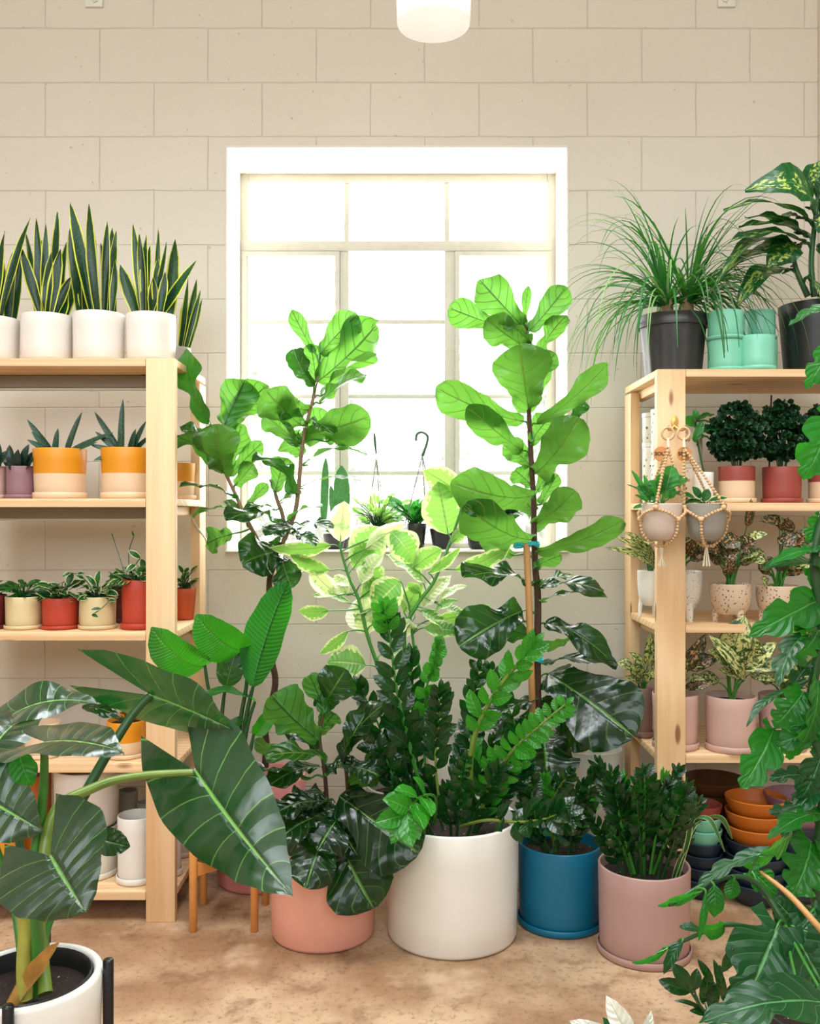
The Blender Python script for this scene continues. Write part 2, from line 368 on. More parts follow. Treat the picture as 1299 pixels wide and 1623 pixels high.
def wallmat():
    t = NT('painted concrete block'); c = t.coord()
    sx = t.n('ShaderNodeSeparateXYZ', i_0=c)
    cb = t.n('ShaderNodeCombineXYZ', i_0=t.math('ADD', sx.outputs[0], 1.363+.4064*10), i_1=t.math('ADD', sx.outputs[2], -.0263+.2032*16))
    wob = t.n('ShaderNodeTexNoise', i_Vector=c, i_Scale=5).outputs[1]
    va = t.n('ShaderNodeVectorMath', operation='MULTIPLY_ADD'); t.set(va.inputs[0], wob); va.inputs[1].default_value = (.008, .008, 0); t.set(va.inputs[2], cb.outputs[0])
    br = t.n('ShaderNodeTexBrick', i_Vector=va.outputs[0], i_Scale=1.0)
    br.inputs['Brick Width'].default_value = .4064; br.inputs['Row Height'].default_value = .2032
    br.inputs['Mortar Size'].default_value = .003; br.inputs['Mortar Smooth'].default_value = .9
    br.offset = .5; br.inputs['Color1'].default_value = (1, 1, 1, 1); br.inputs['Color2'].default_value = (.9, .9, .9, 1)
    mor = br.outputs['Fac']; big = t.noise(c, 2.2, 3); fine = t.noise(c, 110, 4, .6); med = t.noise(c, 24, 4, .6)
    pit = t.sstep(t.noise(c, 46, 2, .5), .30, .24)
    col = t.mix(big, G(227, 218, 205), G(219, 211, 196))
    patch = t.math('MULTIPLY', mor, t.sstep(t.noise(c, 6, 3, .7), .40, .62))
    col = t.mix(t.math('MULTIPLY', patch, .3), col, G(190, 180, 160))
    col = t.mix(t.math('MULTIPLY', pit, .35), col, G(150, 138, 118))
    t.set(t.p.inputs['Base Color'], col); t.p.inputs['Roughness'].default_value = .55
    h = t.math('SUBTRACT', t.math('ADD', t.math('MULTIPLY', fine, .12), t.math('MULTIPLY', med, .35)), t.math('ADD', t.math('MULTIPLY', mor, 1.1), t.math('MULTIPLY', pit, .5)))
    t.bump(h, .55, .006); return t.m
M['wall'] = wallmat()
def floormat():
    t = NT('stained concrete floor'); c = t.coord()
    a = t.noise(c, 1.7, 5, .6); b = t.noise(c, 7, 5, .65); d = t.noise(c, 60, 4, .7)
    col = t.mix(t.sstep(a, .36, .64), G(156, 118, 86), G(206, 174, 140))
    col = t.mix(t.math('MULTIPLY', t.sstep(b, .5, .68), .7), col, G(124, 90, 64))
    col = t.mix(t.math('MULTIPLY', t.sstep(d, .52, .66), .55), col, G(112, 84, 58))
    col = t.mix(t.math('MULTIPLY', t.sstep(t.noise(c, 3.1, 4, .6), .56, .7), .5), col, G(226, 196, 164))
    t.set(t.p.inputs['Base Color'], col)
    t.set(t.p.inputs['Roughness'], t.math('ADD', t.math('MULTIPLY', b, .35), .28))
    t.bump(t.math('ADD', b, t.math('MULTIPLY', d, .6)), .3, .01); return t.m
M['floor'] = floormat()
def glassmat():
    t = NT('dusty window glass'); c = t.coord()
    tr = t.n('ShaderNodeBsdfTransparent'); gl = t.n('ShaderNodeBsdfTranslucent'); gl.inputs[0].default_value = (.9, .92, .9, 1)
    dst = t.math('ADD', t.math('MULTIPLY', t.sstep(t.noise(c, 16, 5, .7), .4, .75), .16), .03)
    ms = t.n('ShaderNodeMixShader', i_0=dst); t.t.links.new(tr.outputs[0], ms.inputs[1]); t.t.links.new(gl.outputs[0], ms.inputs[2])
    gs = t.n('ShaderNodeBsdfGlossy'); gs.inputs['Roughness'].default_value = .1
    m2 = t.n('ShaderNodeMixShader', i_0=.05); t.t.links.new(ms.outputs[0], m2.inputs[1]); t.t.links.new(gs.outputs[0], m2.inputs[2])
    t.t.links.new(m2.outputs[0], t.out.inputs[0]); return t.m
M['glass'] = glassmat()
M['frame'] = plain('white painted steel', G(208, 204, 192), .5, bump=.3, scale=40)
M['reveal'] = plain('white painted reveal', G(238, 234, 222), .6, bump=.3, scale=40)
M['ceiling'] = plain('painted ceiling', G(226, 220, 206), .8)
def opal():
    t = NT('opal glass'); t.p.inputs['Base Color'].default_value = G(244, 240, 234); t.p.inputs['Roughness'].default_value = .25
    t.p.inputs['Emission Color'].default_value = (1, .97, .93, 1); t.p.inputs['Emission Strength'].default_value = .25; return t.m
M['opal'] = opal()

# ---------------------------------------------------------------- leaf and pot builders
PROF = {
 'fig': ([0, .04, .12, .25, .4, .55, .7, .84, .94, 1], [.12, .38, .52, .48, .60, .86, 1, .94, .62, .14]),
 'ova': ([0, .1, .25, .45, .65, .82, .94, 1], [.08, .5, .86, 1, .88, .6, .26, .02]),
 'ell': ([0, .15, .35, .55, .75, .9, 1], [.06, .6, .92, 1, .8, .45, .03]),
 'heart': ([0, .12, .3, .5, .7, .86, 1], [.55, .84, 1, .88, .6, .3, .01]),
 'strel': ([0, .08, .25, .5, .72, .88, 1], [.12, .6, .92, 1, .88, .58, .04]),
 'sword': ([0, .2, .5, .75, .9, 1], [.55, .8, 1, .8, .42, .02]),
 'cyl': ([0, .3, .7, .9, 1], [.9, 1, .75, .4, .05]),
 'round': ([0, .1, .3, .5, .7, .9, 1], [.35, .75, .97, 1, .93, .6, .1]),
 'mon': ([0, .12, .3, .5, .7, .86, 1], [.55, .85, 1, .95, .72, .4, .03]),
 'lan': ([0, .15, .4, .7, .9, 1], [.1, .6, 1, .75, .35, .02]),
}
def interp(xs, ys, x):
    for i in range(len(xs)-1):
        if x <= xs[i+1]:
            t = (x-xs[i])/(xs[i+1]-xs[i]); t = t*t*(3-2*t)*.5+t*.5
            return ys[i]+(ys[i+1]-ys[i])*t
    return ys[-1]
FACE = {'c': (0, -1, .35), 'u': (0, -.45, 1), 'd': (0, -1, -.5), 'l': (-.7, -1, .4), 'r': (.7, -1, .4), 'b': (0, 1, .35), 'bl': (-.5, 1, .4), 'br': (.5, 1, .4),
        'ul': (-.8, -.4, .9), 'ur': (.8, -.4, .9), 'uu': (0, -.15, 1)}
def leaf_mesh(mb, A, B, w, kind='ova', n0=(0, -1, .4), bend=.12, fold=.18, wave=.04, nu=3, nv=12, notch=0, lobe=0, fwd=0, mi=0, wf=2.0, curl=0, vn=None):
    A = Vector(A); B = Vector(B); L = (B-A).length
    if L < 1e-5: return
    n0 = Vector(n0).normalized(); t0 = (B-A).normalized()
    n0 = (n0-t0*n0.dot(t0))
    if n0.length < 1e-3: n0 = Vector((0, -1, 0))
    n0.normalize()
    Cc = (A+B)/2+n0*(bend*L)*2
    xs, ys = PROF[kind]; ph = R.uniform(0, 6.28); ph2 = R.uniform(0, 6.28); rows = []; uvs = []
    if kind == 'sword': w = w*1.15
    lob = {'heart': .38, 'mon': .22}.get(kind, 0) if not lobe else lobe
    if notch: nv = max(nv, 34)
    N = 2*nu
    for i in range(nv+1):
        v = i/nv
        p = A*(1-v)**2+Cc*2*v*(1-v)+B*v*v
        t = ((Cc-A)*(1-v)+(B-Cc)*v).normalized()
        s = t.cross(n0).normalized(); n = s.cross(t)
        hw = interp(xs, ys, v)*w/2
        row = []; uvr = []
        for j in range(N+1):
            u = (j-nu)/nu; au = abs(u); hh = hw
            if notch:
                c = (.5+.5*math.cos(2*math.pi*(v*notch+.5+(.2 if u > 0 else 0))))**4
                hh = hw*(1-.62*c*(1-v*.5) if .1 < v < .93 else 1)
            f = fold*(1-v*.5)
            q = p+s*(u*hh*math.cos(f))+n*(au*hh*math.sin(f))
            q = q+n*(wave*w*au*au*(math.sin(wf*6.28*v+ph+(1.9 if u > 0 else 0))+.5*math.sin(wf*11*v+ph2)))
            q = q-n*(curl*hh*au*au)
            if vn:
                dq = abs(((v*vn[0]-au**1.3*vn[1]) % 1)-.5)*2; q = q+n*(vn[2]*w*(1-(1-dq)**2)*min(1, au*5)*min(1, (1-au)*4)*math.sin(math.pi*min(1, v+.08)))
            q = q-t*(lob*L*au**(1.0 if kind == 'heart' else 1.4)*(1-v)**2.2)+t*(fwd*hw*au)
            row.append(q); uvr.append(((u+1)/2, v))
        rows.append(row); uvs.append(uvr)
    mb.grid(rows, uvs, mi)

class Plant:
    def __init__(s, root, mat, D, smat='stem', kind='ova', pr=.004, psag=.02):
        s.root = root; s.mat = mat; s.D = D; s.trunk = []; s.smat = smat; s.kind = kind; s.pr = pr; s.ps = psag*.5
    def stem(s, pts, r0, r1=None, mat=None, name='trunk', n=8, add=True):
        P3 = [P(x, y, (d if d else s.D)) for x, y, d in [(p+(None,))[:3] for p in pts]]
        k = len(P3); rr = [r0+((r1 if r1 is not None else r0)-r0)*i/(k-1) for i in range(k)]
        mb = MB(); mb.tube(P3, rr, n=n, smooth=6); o = mb.build(name, M[mat or s.smat], s.root)
        if add:
            q, _ = spline(P3, rr, 10); s.trunk += q
        return o
    def leaf(s, bx, by, tx, ty, w, face='c', dt=0., D=None, mat=None, kind=None, bend=None, fold=None, wave=None, pet=True, name='leaf', **kw):
        D = D or s.D+R.uniform(-.03, .03)
        A = P(bx, by, D); B = P(tx, ty, D+dt); ww = w/F*D*(1.12 if (kind or s.kind) == 'fig' and w < 100 else 1)
        n0 = FACE[face] if isinstance(face, str) else face
        n0 = Vector(n0)+Vector((R.uniform(-.12, .12), R.uniform(-.1, .1), R.uniform(-.12, .12)))
        mb = MB(); kd = kind or s.kind
        mm = mat or s.mat; big = w > 30 and kd in ('fig', 'heart')
        if big and 'vn' not in kw:
            kw = dict(kw); kw['vn'] = (6, 1.5, .022) if kd == 'fig' else (7, .6, .02)
            kw.setdefault('nu', 4); kw.setdefault('nv', 26)
        leaf_mesh(mb, A, B, ww, kd, n0, bend if bend is not None else .1, fold if fold is not None else .2, wave if wave is not None else (.105 if kd == 'fig' else .05), **kw)
        if pet and s.trunk:
            q = min(s.trunk, key=lambda t: (t-A-Vector((0, 0, -.02))).length)
            dirn = (B-A).normalized()
            if (q-A).length < .35:
                mb.tube([q, q.lerp(A, .5)+Vector((0, 0, s.ps if q.z < A.z else -s.ps*.3)), A, A+dirn*.02], [s.pr, s.pr*.8, s.pr*.7, s.pr*.4], n=5, smooth=3, mi=1)
        return mb.build(name, [M[mat or s.mat], M[s.smat if s.smat != 'bark' else 'stem']], s.root)
    def leaves(s, rows, ws=1, **kw):
        for r in rows:
            d = dict(kw); r = tuple(r[:4])+(r[4]*ws,)+tuple(r[5:])
            if len(r) > 6 and isinstance(r[6], dict): d.update(r[6])
            if len(r) > 5: d['face'] = r[5]
            s.leaf(*r[:5], **d)

def frond(root, pts, n, ll, lw, mat='zz', r=.005, start=.25, face=(0, -1, .5), stemmat='stem', ang=50, droop=0., name='frond', kind='ell', taper=.55):
    P3 = [P(*p) for p in pts]; q, rr = spline(P3, [r*(1-.6*i/(len(P3)-1)) for i in range(len(P3))], 12)
    mb = MB(); mb.tube(q, rr, n=6, smooth=0, mi=1); k = len(q); face = Vector(face).normalized()
    for i in range(n):
        f = start+(1-start)*(i+.5)/n
        for side in (-1, 1):
            g = min(f+side*.012, .999); idx = g*(k-1); a = q[int(idx)]; b = q[min(int(idx)+1, k-1)]
            p = a.lerp(b, idx-int(idx)); t = (b-a).normalized()
            s = t.cross(face).normalized(); nn = s.cross(t)
            an = math.radians(ang+R.uniform(-9, 9)-18*f)
            d = t*math.cos(an)+s*side*math.sin(an)+nn*R.uniform(-.25, .6)-Vector((0, 0, droop))
            Lf = ll*1.15*(1-(1-taper)*f**2)*R.uniform(.85, 1.1)*(1 if i else .8)
            leaf_mesh(mb, p, p+d.normalized()*Lf, lw*1.2*Lf/ll, kind, nn+s*side*R.uniform(-.6, .3)+t*R.uniform(-.6, .2), bend=.09, fold=.3, wave=.03, nu=2, nv=6)
    leaf_mesh(mb, q[-1], q[-1]+(q[-1]-q[-4]).normalized()*ll*taper, lw*taper, kind, face, nu=2, nv=6)
    return mb.build(name, [M[mat], M[stemmat]], root)

def bushy(root, cx, cy, cz, rx, rz, n, size, mat, kind='ova', asp=.55, up=.3, name='foliage', stems=True, smat='stemdark', ry=None, droop=.3, hmin=.15, sz=.0):
    """a clump of small leaves on thin stems as one foliage mesh"""
    mb = MB(); c = Vector((cx, cy, cz)); ry = ry or rx
    for i in range(n):
        a = R.uniform(0, 6.283); rr = math.sqrt(R.random()); h = R.uniform(hmin, 1)
        e = c+Vector((math.cos(a)*rr*rx*(.4+.6*h), math.sin(a)*rr*ry*(.4+.6*h), rz*h*(1-.35*rr)))
        if stems: mb.tube([c+Vector((math.cos(a)*rx*.1, math.sin(a)*ry*.1, 0)), c.lerp(e, .55)+Vector((0, 0, rz*.12)), e], .0014, n=4, smooth=2, mi=1)
        d = (e-c); d.z *= .3; d = d.normalized() if d.length > 0 else Vector((1, 0, 0))
        d = (d+Vector((R.uniform(-.5, .5), R.uniform(-.5, .5), up-droop*R.random()))).normalized()
        s = size*R.uniform(.7, 1.2)
        leaf_mesh(mb, e-d*s*.2, e+d*s*.8, s*asp, kind, (R.uniform(-.5, .5), R.uniform(-.9, .1), 1), bend=.08, fold=.2, wave=.03, nu=2, nv=5)
    return mb.build(name, [M[mat], M[smat]], root)

def potprof(r, z, h, tap=.96, th=None, rb=.012, soil=.86, foot=0):
    th = th or max(.004, r*.06); r0 = r*tap; rb = min(rb, r*.2)
    p = [(r0-rb, z+foot), (r0-rb*.3, z+foot+rb*.3), (r0, z+foot+rb)]
    for k in range(1, 5): p.append((r0+(r-r0)*k/4, z+foot+rb+(h-foot-rb-th*.5)*k/4))
    p += [(r-th*.15, z+h-th*.15), (r-th*.5, z+h), (r-th*.85, z+h-th*.15), (r-th, z+h-th*.5), ((r0-th)*.5+(r-th)*.5, z+h*.5), (r0-th, z+foot+th+.003), (.001, z+foot+th+.003)]
    return p
def pot(name, label, cat, cx, cy, r, z, h, mat, saucer=True, tap=.95, soil=True, group=None, root=None, mat2=None, split=.45, th=None, sz=.86, n=44):
    o = root or thing(name, label, cat, (cx, cy, z), group)
    mb = MB(); sh = min(.022, h*.13) if saucer else 0
    pr = potprof(r, z+(sh*.32 if saucer else 0), h-(sh*.32 if saucer else 0), tap, th)
    mis = None
    if mat2:
        pr2 = []; zs = z+h*split
        for a, b in zip(pr, pr[1:]):
            pr2.append(a)
            if a[1] < zs <= b[1] and a[0] > .5*r and len(pr2) < 9:
                f = (zs-a[1])/(b[1]-a[1]); pr2.append((a[0]+(b[0]-a[0])*f, zs))
        pr2.append(pr[-1]); pr = pr2
        mis = [0 if pr[i][1] < zs-1e-6 and i < 8 else 1 for i in range(len(pr))]
    mb.lathe(cx, cy, pr, n=n, mis=mis); mb.build('pot', [M[mat]]+([M[mat2]] if mat2 else []), o)
    if saucer:
        rs = r*tap+max(.006, r*.055); mb = MB()
        mb.lathe(cx, cy, [(rs-.005, z), (rs, z+.004), (rs, z+sh-.002), (rs-.0015, z+sh), (rs-.0035, z+sh-.001), (rs-.004, z+sh*.3), (.001, z+sh*.3)], n=n)
        mb.build('saucer', M[mat], o)
    if soil:
        mb = MB(); rr = r*.93; zz = z+h*sz; rows = []
        prof = [(rr*k/6+.0005, zz+R.uniform(-.003, .004)) for k in range(6, -1, -1)]
        mb.lathe(cx, cy, prof, n=32, cap0=False); mb.build('soil', M['soil'], o)
    return o
def potpx(name, label, cat, xl, xr, yt, zb, D, mat, **kw):
    r = (xr-xl)/2/F*D; cx = X((xl+xr)/2, D); h = Z(yt, D-r if yt > CY else D-r)-zb
    o = pot(name, label, cat, cx, D, r, zb, h, mat, **kw)
    return o, cx, r, zb+h

# ---------------------------------------------------------------- the room
XL, XR, YB, YT = -3.2, 3.2, -3.4, 4.0
WX0, WX1, WZ0, WZ1 = X(358, WALL), X(900, WALL), Z(873, WALL), Z(232, WALL)
WD = WALL+.29                                   # depth at which the steel window sits
WX0, WX1 = round(WX0, 3), round(WX1, 3)
def one_box(name, mat, x0, x1, y0, y1, z0, z1, bev=0, parent=None, smooth=False):
    mb = MB(); mb.box(x0, x1, y0, y1, z0, z1, bev=bev); return mb.build(name, M[mat], parent, smooth=smooth)
struct(one_box('floor', 'floor', XL-.2, XR+.2, YB-.2, YT, -.1, 0))
struct(one_box('ceiling', 'ceiling', XL-.2, XR+.2, YB-.2, YT, 3.9, 4.0))
struct(one_box('wall_left', 'wall', XL-.2, XL, YB, WALL, 0, 3.9))
struct(one_box('wall_right', 'wall', XR, XR+.2, YB, WALL, 0, 3.9))
struct(one_box('wall_front', 'wall', XL-.2, XR+.2, YB-.2, YB, 0, 3.9))
mb = MB()
e_ = .003
for b in ((XL-.2, WX0-e_, 0, 3.9), (WX1+e_, XR+.2, 0, 3.9), (WX0-e_, WX1+e_, 0, WZ0-.006), (WX0-e_, WX1+e_, WZ1+e_, 3.9)):
    mb.box(b[0], b[1], WALL, WALL+.42, b[2], b[3])
struct(mb.build('wall_back', M['wall'], smooth=False))
struct(one_box('trim_1', 'wall', X(1295, WALL), X(1295, WALL)+.2, WALL-.02, WALL+.01, 1.9, 3.9, .004), 'narrow raised wall strip at the far right')
# reveal lining (jambs, head, sill)
mb = MB()
mb.box(WX0-.002, WX0+.005, WALL-.003, WD+.06, WZ0+.0005, WZ1-.0065); mb.box(WX1-.005, WX1+.002, WALL-.003, WD+.06, WZ0+.0005, WZ1-.0065)
mb.box(WX0-.002, WX1+.002, WALL-.003, WD+.06, WZ1-.006, WZ1+.002); mb.box(WX0-.002, WX1+.002, WALL-.012, WD+.06, WZ0-.005, WZ0)
struct(mb.build('trim_2', M['reveal'], smooth=False), 'white window reveal and sill')
win = bpy.data.objects.new('window_1', None); C.objects.link(win); win.location = (0, WD, WZ0); win['kind'] = 'structure'
def XW(x): return X(x, WD)
def ZW(y): return Z(y, WD)
def bar(name, x0, x1, y0, y1, d0=-.012, d1=.02, bev=.003):
    mb = MB(); mb.box(XW(x0), XW(x1), WD+d0, WD+d1, ZW(y1), ZW(y0), bev=bev); return mb.build(name, M['frame'], win)
mb = MB()
x0, x1, z0, z1 = WX0+.004, WX1-.004, WZ0, WZ1-.004; fw = .034
for b in ((x0, x0+fw, z0, z1), (x1-fw, x1, z0, z1), (x0+fw, x1-fw, z1-fw, z1), (x0+fw, x1-fw, z0, z0+.02)):
    mb.box(b[0], b[1], WD-.02, WD+.035, b[2], b[3], bev=.004)
mb.build('frame', M['frame'], win)
bar('mullion', 545.5, 553.5, 276, 385); bar('mullion', 703.5, 711.5, 276, 385)
bar('transom', 383, 872, 384, 400, -.022, .03)
bar('mullion', 539, 553, 400, 872, -.018, .03); bar('mullion', 704, 720, 400, 872, -.018, .03)
for y in (511, 629, 750): bar('glazing_bar', 553, 704, y-3.5, y+3.5, -.014, .018)
for y in (511, 629, 750): bar('glazing_bar', 380, 540, y-3.5, y+3.5, -.014, .018)
for y in (511, 629, 750): bar('glazing_bar', 719, 876, y-3.5, y+3.5, -.014, .018)
mb = MB()
for a, b in ((385, 538.5), (720.5, 871)):
    mb.box(XW(a), XW(a+7), WD-.026, WD+.01, ZW(866), ZW(401)); mb.box(XW(b-7), XW(b), WD-.026, WD+.01, ZW(866), ZW(401))
    mb.box(XW(a+7), XW(b-7), WD-.026, WD+.01, ZW(408), ZW(401))
mb.build('sash', M['frame'], win, smooth=False)
mb = MB(); mb.box(WX0+.02, WX1-.02, WD+.003, WD+.006, WZ0+.01, WZ1-.02); mb.build('pane', M['glass'], win, smooth=False)

# wall brackets and the ceiling lamp
for (px, lab) in ((150, 'small white metal bracket high on the wall at the left'), (1150, 'small white metal bracket high on the wall at the right')):
    t = thing('wall_bracket', lab, 'bracket', (X(px, WALL), WALL, Z(10, WALL)), 'metal brackets on the wall')
    s = 1 if px < 600 else -1
    mb = MB(); mb.box(X(px-14, WALL), X(px+14, WALL), WALL-.012, WALL, Z(13, WALL), Z(-60, WALL), bev=.003); mb.build('plate', M['whitepaint'], t)
    mb = MB(); mb.tube([(X(px+4*s, WALL), WALL-.01, Z(6, WALL)), (X(px+4*s, WALL)-s*.06, WALL-.03, Z(-60, WALL))], .011, n=8); mb.build('brace', M['whitepaint'], t)
LD = 1.9; lx = X(687, LD); lz = Z(40, LD); lr = 60/F*LD
t = thing('pendant_lamp', 'white opal glass lamp shade hanging above the window', 'lamp', (lx, LD, lz))
mb = MB(); mb.lathe(lx, LD, [(lr*.94, lz), (lr*.965, lz+.004), (lr*.97, lz+.02), (lr*1.03, lz+.12), (lr*1.03, lz+.2), (lr*.8, lz+.25), (lr*.3, lz+.27), (.02, lz+.28)], n=48, cap0=False)
mb.lathe(lx, LD, [(lr*.94, lz), (lr*.93, lz+.02), (lr*.99, lz+.12), (lr*.99, lz+.2), (lr*.3, lz+.25)], n=48, cap0=False); mb.build('lamp_shade', M['opal'], t)
mb = MB(); mb.tube([(lx, LD, lz+.27), (lx, LD, 3.9)], .006); mb.build('rod', M['whitepaint'], t)
mb = MB(); mb.lathe(lx, LD, [(.05, 3.88), (.055, 3.9)], n=24, cap1=True); mb.build('ceiling_rose', M['whitepaint'], t)

# outdoors seen through the window: pale trees beyond a yard
M['out'] = plain('outdoor foliage', G(112, 120, 104), .8, scale=3, var=.2)
M['yard'] = plain('pale gravel yard', G(214, 212, 204), .9)
struct(one_box('ground', 'yard', -14, 14, WALL+.45, 22, -.4, -.1))

for tx, ty, th, tr, lab in ((-.9, 9.5, 3.6, 1.5, 'pale sunlit tree outside, seen through the left panes'), (1.1, 8.5, 3.2, 1.3, 'pale sunlit tree outside, seen through the middle and right panes')):
    t = thing('tree', lab, 'tree', (tx, ty, -.1), 'trees outside the window')
    mb = MB(); mb.tube([(tx, ty, -.1), (tx+.05, ty, th*.5), (tx, ty, th*.8)], [.12, .09, .05]); mb.build('trunk', M['out'], t)
    mb = MB()
    for i in range(700):
        d = Vector((R.gauss(0, 1), R.gauss(0, 1), R.gauss(0, 1))).normalized()*tr*R.random()**.4
        c = Vector((tx, ty, th*.62))+d; e = Vector((R.uniform(-1, 1), R.uniform(-1, 1), R.uniform(-1, .6))).normalized()*.16
        leaf_mesh(mb, c, c+e, .11, 'ova', (R.uniform(-1, 1), -1, R.uniform(-1, 1)), nu=1, nv=3)
    mb.build('foliage', M['out'], t)

# ---------------------------------------------------------------- shelving units
HS = [.094, .484, .889, 1.298, 1.728]
def shelf_unit(label, xs, xe, yf, yb, heights, mid=None):
    t = thing('shelving_unit', label, 'shelf', ((xs+xe)/2, (yf+yb)/2, 0), 'pine shelving units')
    pw = .089; th = .032; top = max(heights)
    for (a, b) in ((xs, yf), (xe-pw, yf)):
        mb = MB(); mb.box(a, a+pw, b, b+th, 0, top, bev=.0025); mb.build('post', M['pinez'], t)
    for (a, b) in ((xs, yb-pw), (xe-th, yb-pw)):
        mb = MB(); mb.box(a, a+th, b, b+pw, 0, top-.03, bev=.0025); mb.build('post', M['pinez'], t)
    for h in heights:
        mb = MB(); a = xs+.001; c = xe-.001; y0 = yf+th+.001 if h < top else yf+.033
        mb.box(a, c, y0, yb, h-.022, h, bev=.002); mb.build('shelf_board', M['pinex'], t)
        mb = MB(); mb.box(xs+pw+.001, xe-pw-.001, yf, yf+.03, h-.026 if h < top else h-.024, h, bev=.002); mb.build('front_rail', M['pinex'], t)
        for a in (xs+th+.001, xe-2*th-.001):
            mb = MB(); mb.box(a, a+th, yf+th+.003, yb-pw-.002 if 0 else yb-.002, h-.052, h-.0235, bev=.002); mb.build('side_rail', M['piney'], t)
    return t
LF, LB = 2.86, 3.29; RF, RB = 2.92, 3.36
LX1 = X(277, LF); LX0 = LX1-.80
shelf_unit('pale pine shelving unit on the left holding white, mustard and red pots', LX0, LX1, LF, LB, HS)
RX0 = X(1041, RF); RH = [.498, .905, 1.286, 1.704]
shelf_unit('pale pine shelving unit on the right holding mint, speckled and dusty rose pots', RX0, RX0+.86, RF, RB, RH)
# light bars and cable under the left shelves
for h, lab in ((HS[4], 'slim grey light bar under the top shelf of the left unit'), (HS[3], 'slim grey light bar under the mustard pots on the left unit')):
    t = thing('shelf_light', lab, 'light', (LX0+.4, 3.1, h-.075), 'light bars under the left shelves')
    mb = MB(); mb.box(LX0+.07, LX1-.10, 3.06, 3.11, h-.062, h-.0235, bev=.004); mb.build('housing', M['greypot'], t)
    mb = MB(); mb.box(LX0+.08, LX1-.11, 3.07, 3.10, h-.070, h-.0625, bev=.002); mb.build('diffuser', M['whitepaint'], t)
mb = MB(); mb.tube([P(x, y, 3.2) for x, y in ((262, 806), (285, 806), (300, 815), (314, 838), (326, 855), (330, 870))], .0035)
tag(mb.build('power_cable', M['cable'], origin=P(300, 820, 3.2)), 'white power cable looping beside the left unit back post', 'cable')
mb = MB(); mb.tube([(X(1222, 3.33), 3.33, RH[3]-.03), (X(1217, 3.33), 3.33, RH[2]+.002)], .003)
tag(mb.build('power_cable', M['black'], origin=(X(1220, 3.33), 3.33, RH[2])), 'thin black cable running down between the right shelves', 'cable')

# ---------------------------------------------------------------- left unit: top shelf, snake plants
def snake(label, xl, xr, yt, blades, D=2.955, zb=HS[4], mat='cwhite', group='snake plants on the top left shelf'):
    t, cx, r, zt = potpx('potted_snake_plant', label, 'plant', xl, xr, yt, zb, D, mat, saucer=False, tap=.97, group=group)
    zz = zt-.02
    for b in blades:
        fx, tx, ty, wpx = b[:4]; dy = R.uniform(-.5, .5)*r
        A = Vector((cx+(fx-.5)*r*1.5, D+dy, zz)); Dt = D+dy*1.3; B = P(tx, ty, Dt)
        mb = MB(); leaf_mesh(mb, A, B, wpx/F*D, 'sword', (R.uniform(-.5, .5), -1, .2), bend=R.uniform(-.05, .06), fold=.35, wave=.10, nu=2, nv=14, wf=.8)
        mb.build('blade', M['snake'], t)
snake('white pot of snake plant cut off by the left edge on the top shelf', -50, 29, 498, [(.6, 8, 367, 17), (.8, 48, 345, 14), (.9, 33, 398, 12), (.5, 4, 408, 22), (.3, -12, 380, 20), (.75, 20, 400, 18)])
snake('white pot of dense snake plant, second from the left on the top shelf', 35, 114, 493, [(.2, 42, 371, 14), (.35, 58, 346, 14), (.5, 73, 354, 13), (.65, 91, 336, 18), (.7, 106, 384, 15), (.5, 33, 391, 16), (.45, 67, 382, 17), (.6, 96, 395, 18), (.8, 133, 412, 17), (.3, 50, 420, 18), (.7, 112, 440, 16), (.9, 108, 455, 18), (.55, 82, 400, 17)])
snake('white pot of tall dark snake plant, third from the left on the top shelf', 117, 197, 490, [(.05, 111, 362, 21), (.45, 111, 321, 19), (.6, 141, 321, 16), (.65, 170, 350, 13), (.6, 178, 361, 20), (.85, 184, 366, 14), (.4, 150, 374, 15), (.75, 160, 385, 16), (.2, 128, 440, 14), (.9, 182, 410, 12)])
snake('white pot of splayed snake plant nearest the front post on the top shelf', 201, 278, 492, [(.3, 211, 355, 15), (.2, 190, 419, 20), (.4, 232, 370, 13), (.55, 251, 361, 10), (.5, 264, 382, 12), (.9, 278, 379, 20), (.55, 312, 412, 17), (.35, 221, 371, 13), (.7, 250, 408, 15), (.45, 238, 390, 14), (.8, 262, 430, 14), (.6, 243, 440, 16)])
snake('small pot of pale striped snake plant at the back corner of the top shelf', 258, 302, 548, [(.6, 298, 437, 11), (.75, 312, 442, 12), (.8, 318, 459, 9), (.6, 293, 474, 15), (.9, 320, 474, 8), (.2, 280, 500, 10)], D=3.2, mat='greypot')

# shelf of mustard pots
def radial(root, cx, D, z, tips, w, mat='cyl', kind='cyl', r0=.02, name='blade', bend=.04, nu=2, fold=.5):
    for tx, ty in tips:
        Dt = D+R.uniform(-.05, .02); B = P(tx, ty, Dt); d = B-Vector((cx, D, z)); d.z = 0
        A = Vector((cx, D, z))+(d.normalized()*r0 if d.length > 0 else Vector())
        mb = MB(); leaf_mesh(mb, A, B, w/F*D, kind, (0, -1, .5), bend=bend, fold=fold, wave=0, nu=nu, nv=8); mb.build(name, M[mat], root)
tips = [(43, 665), (92, 679), (130, 653), (180, 685), (43, 697), (154, 701), (60, 690), (50, 684)]
def must(label, xl, xr, yt, D, tips, zb=HS[3]):
    t, cx, r, zt = potpx('potted_cylindrical_snake_plant', label, 'plant', xl, xr, yt, zb, D, 'cream', mat2='mustard', split=.5, tap=.93, group='mustard and cream pots on the left unit')
    radial(t, cx, D, zt-.02, tips, 12); return t
must('mustard and cream two-tone pot of spiky plant, whole in view left of the post', 54, 136, 709, 2.955, tips)
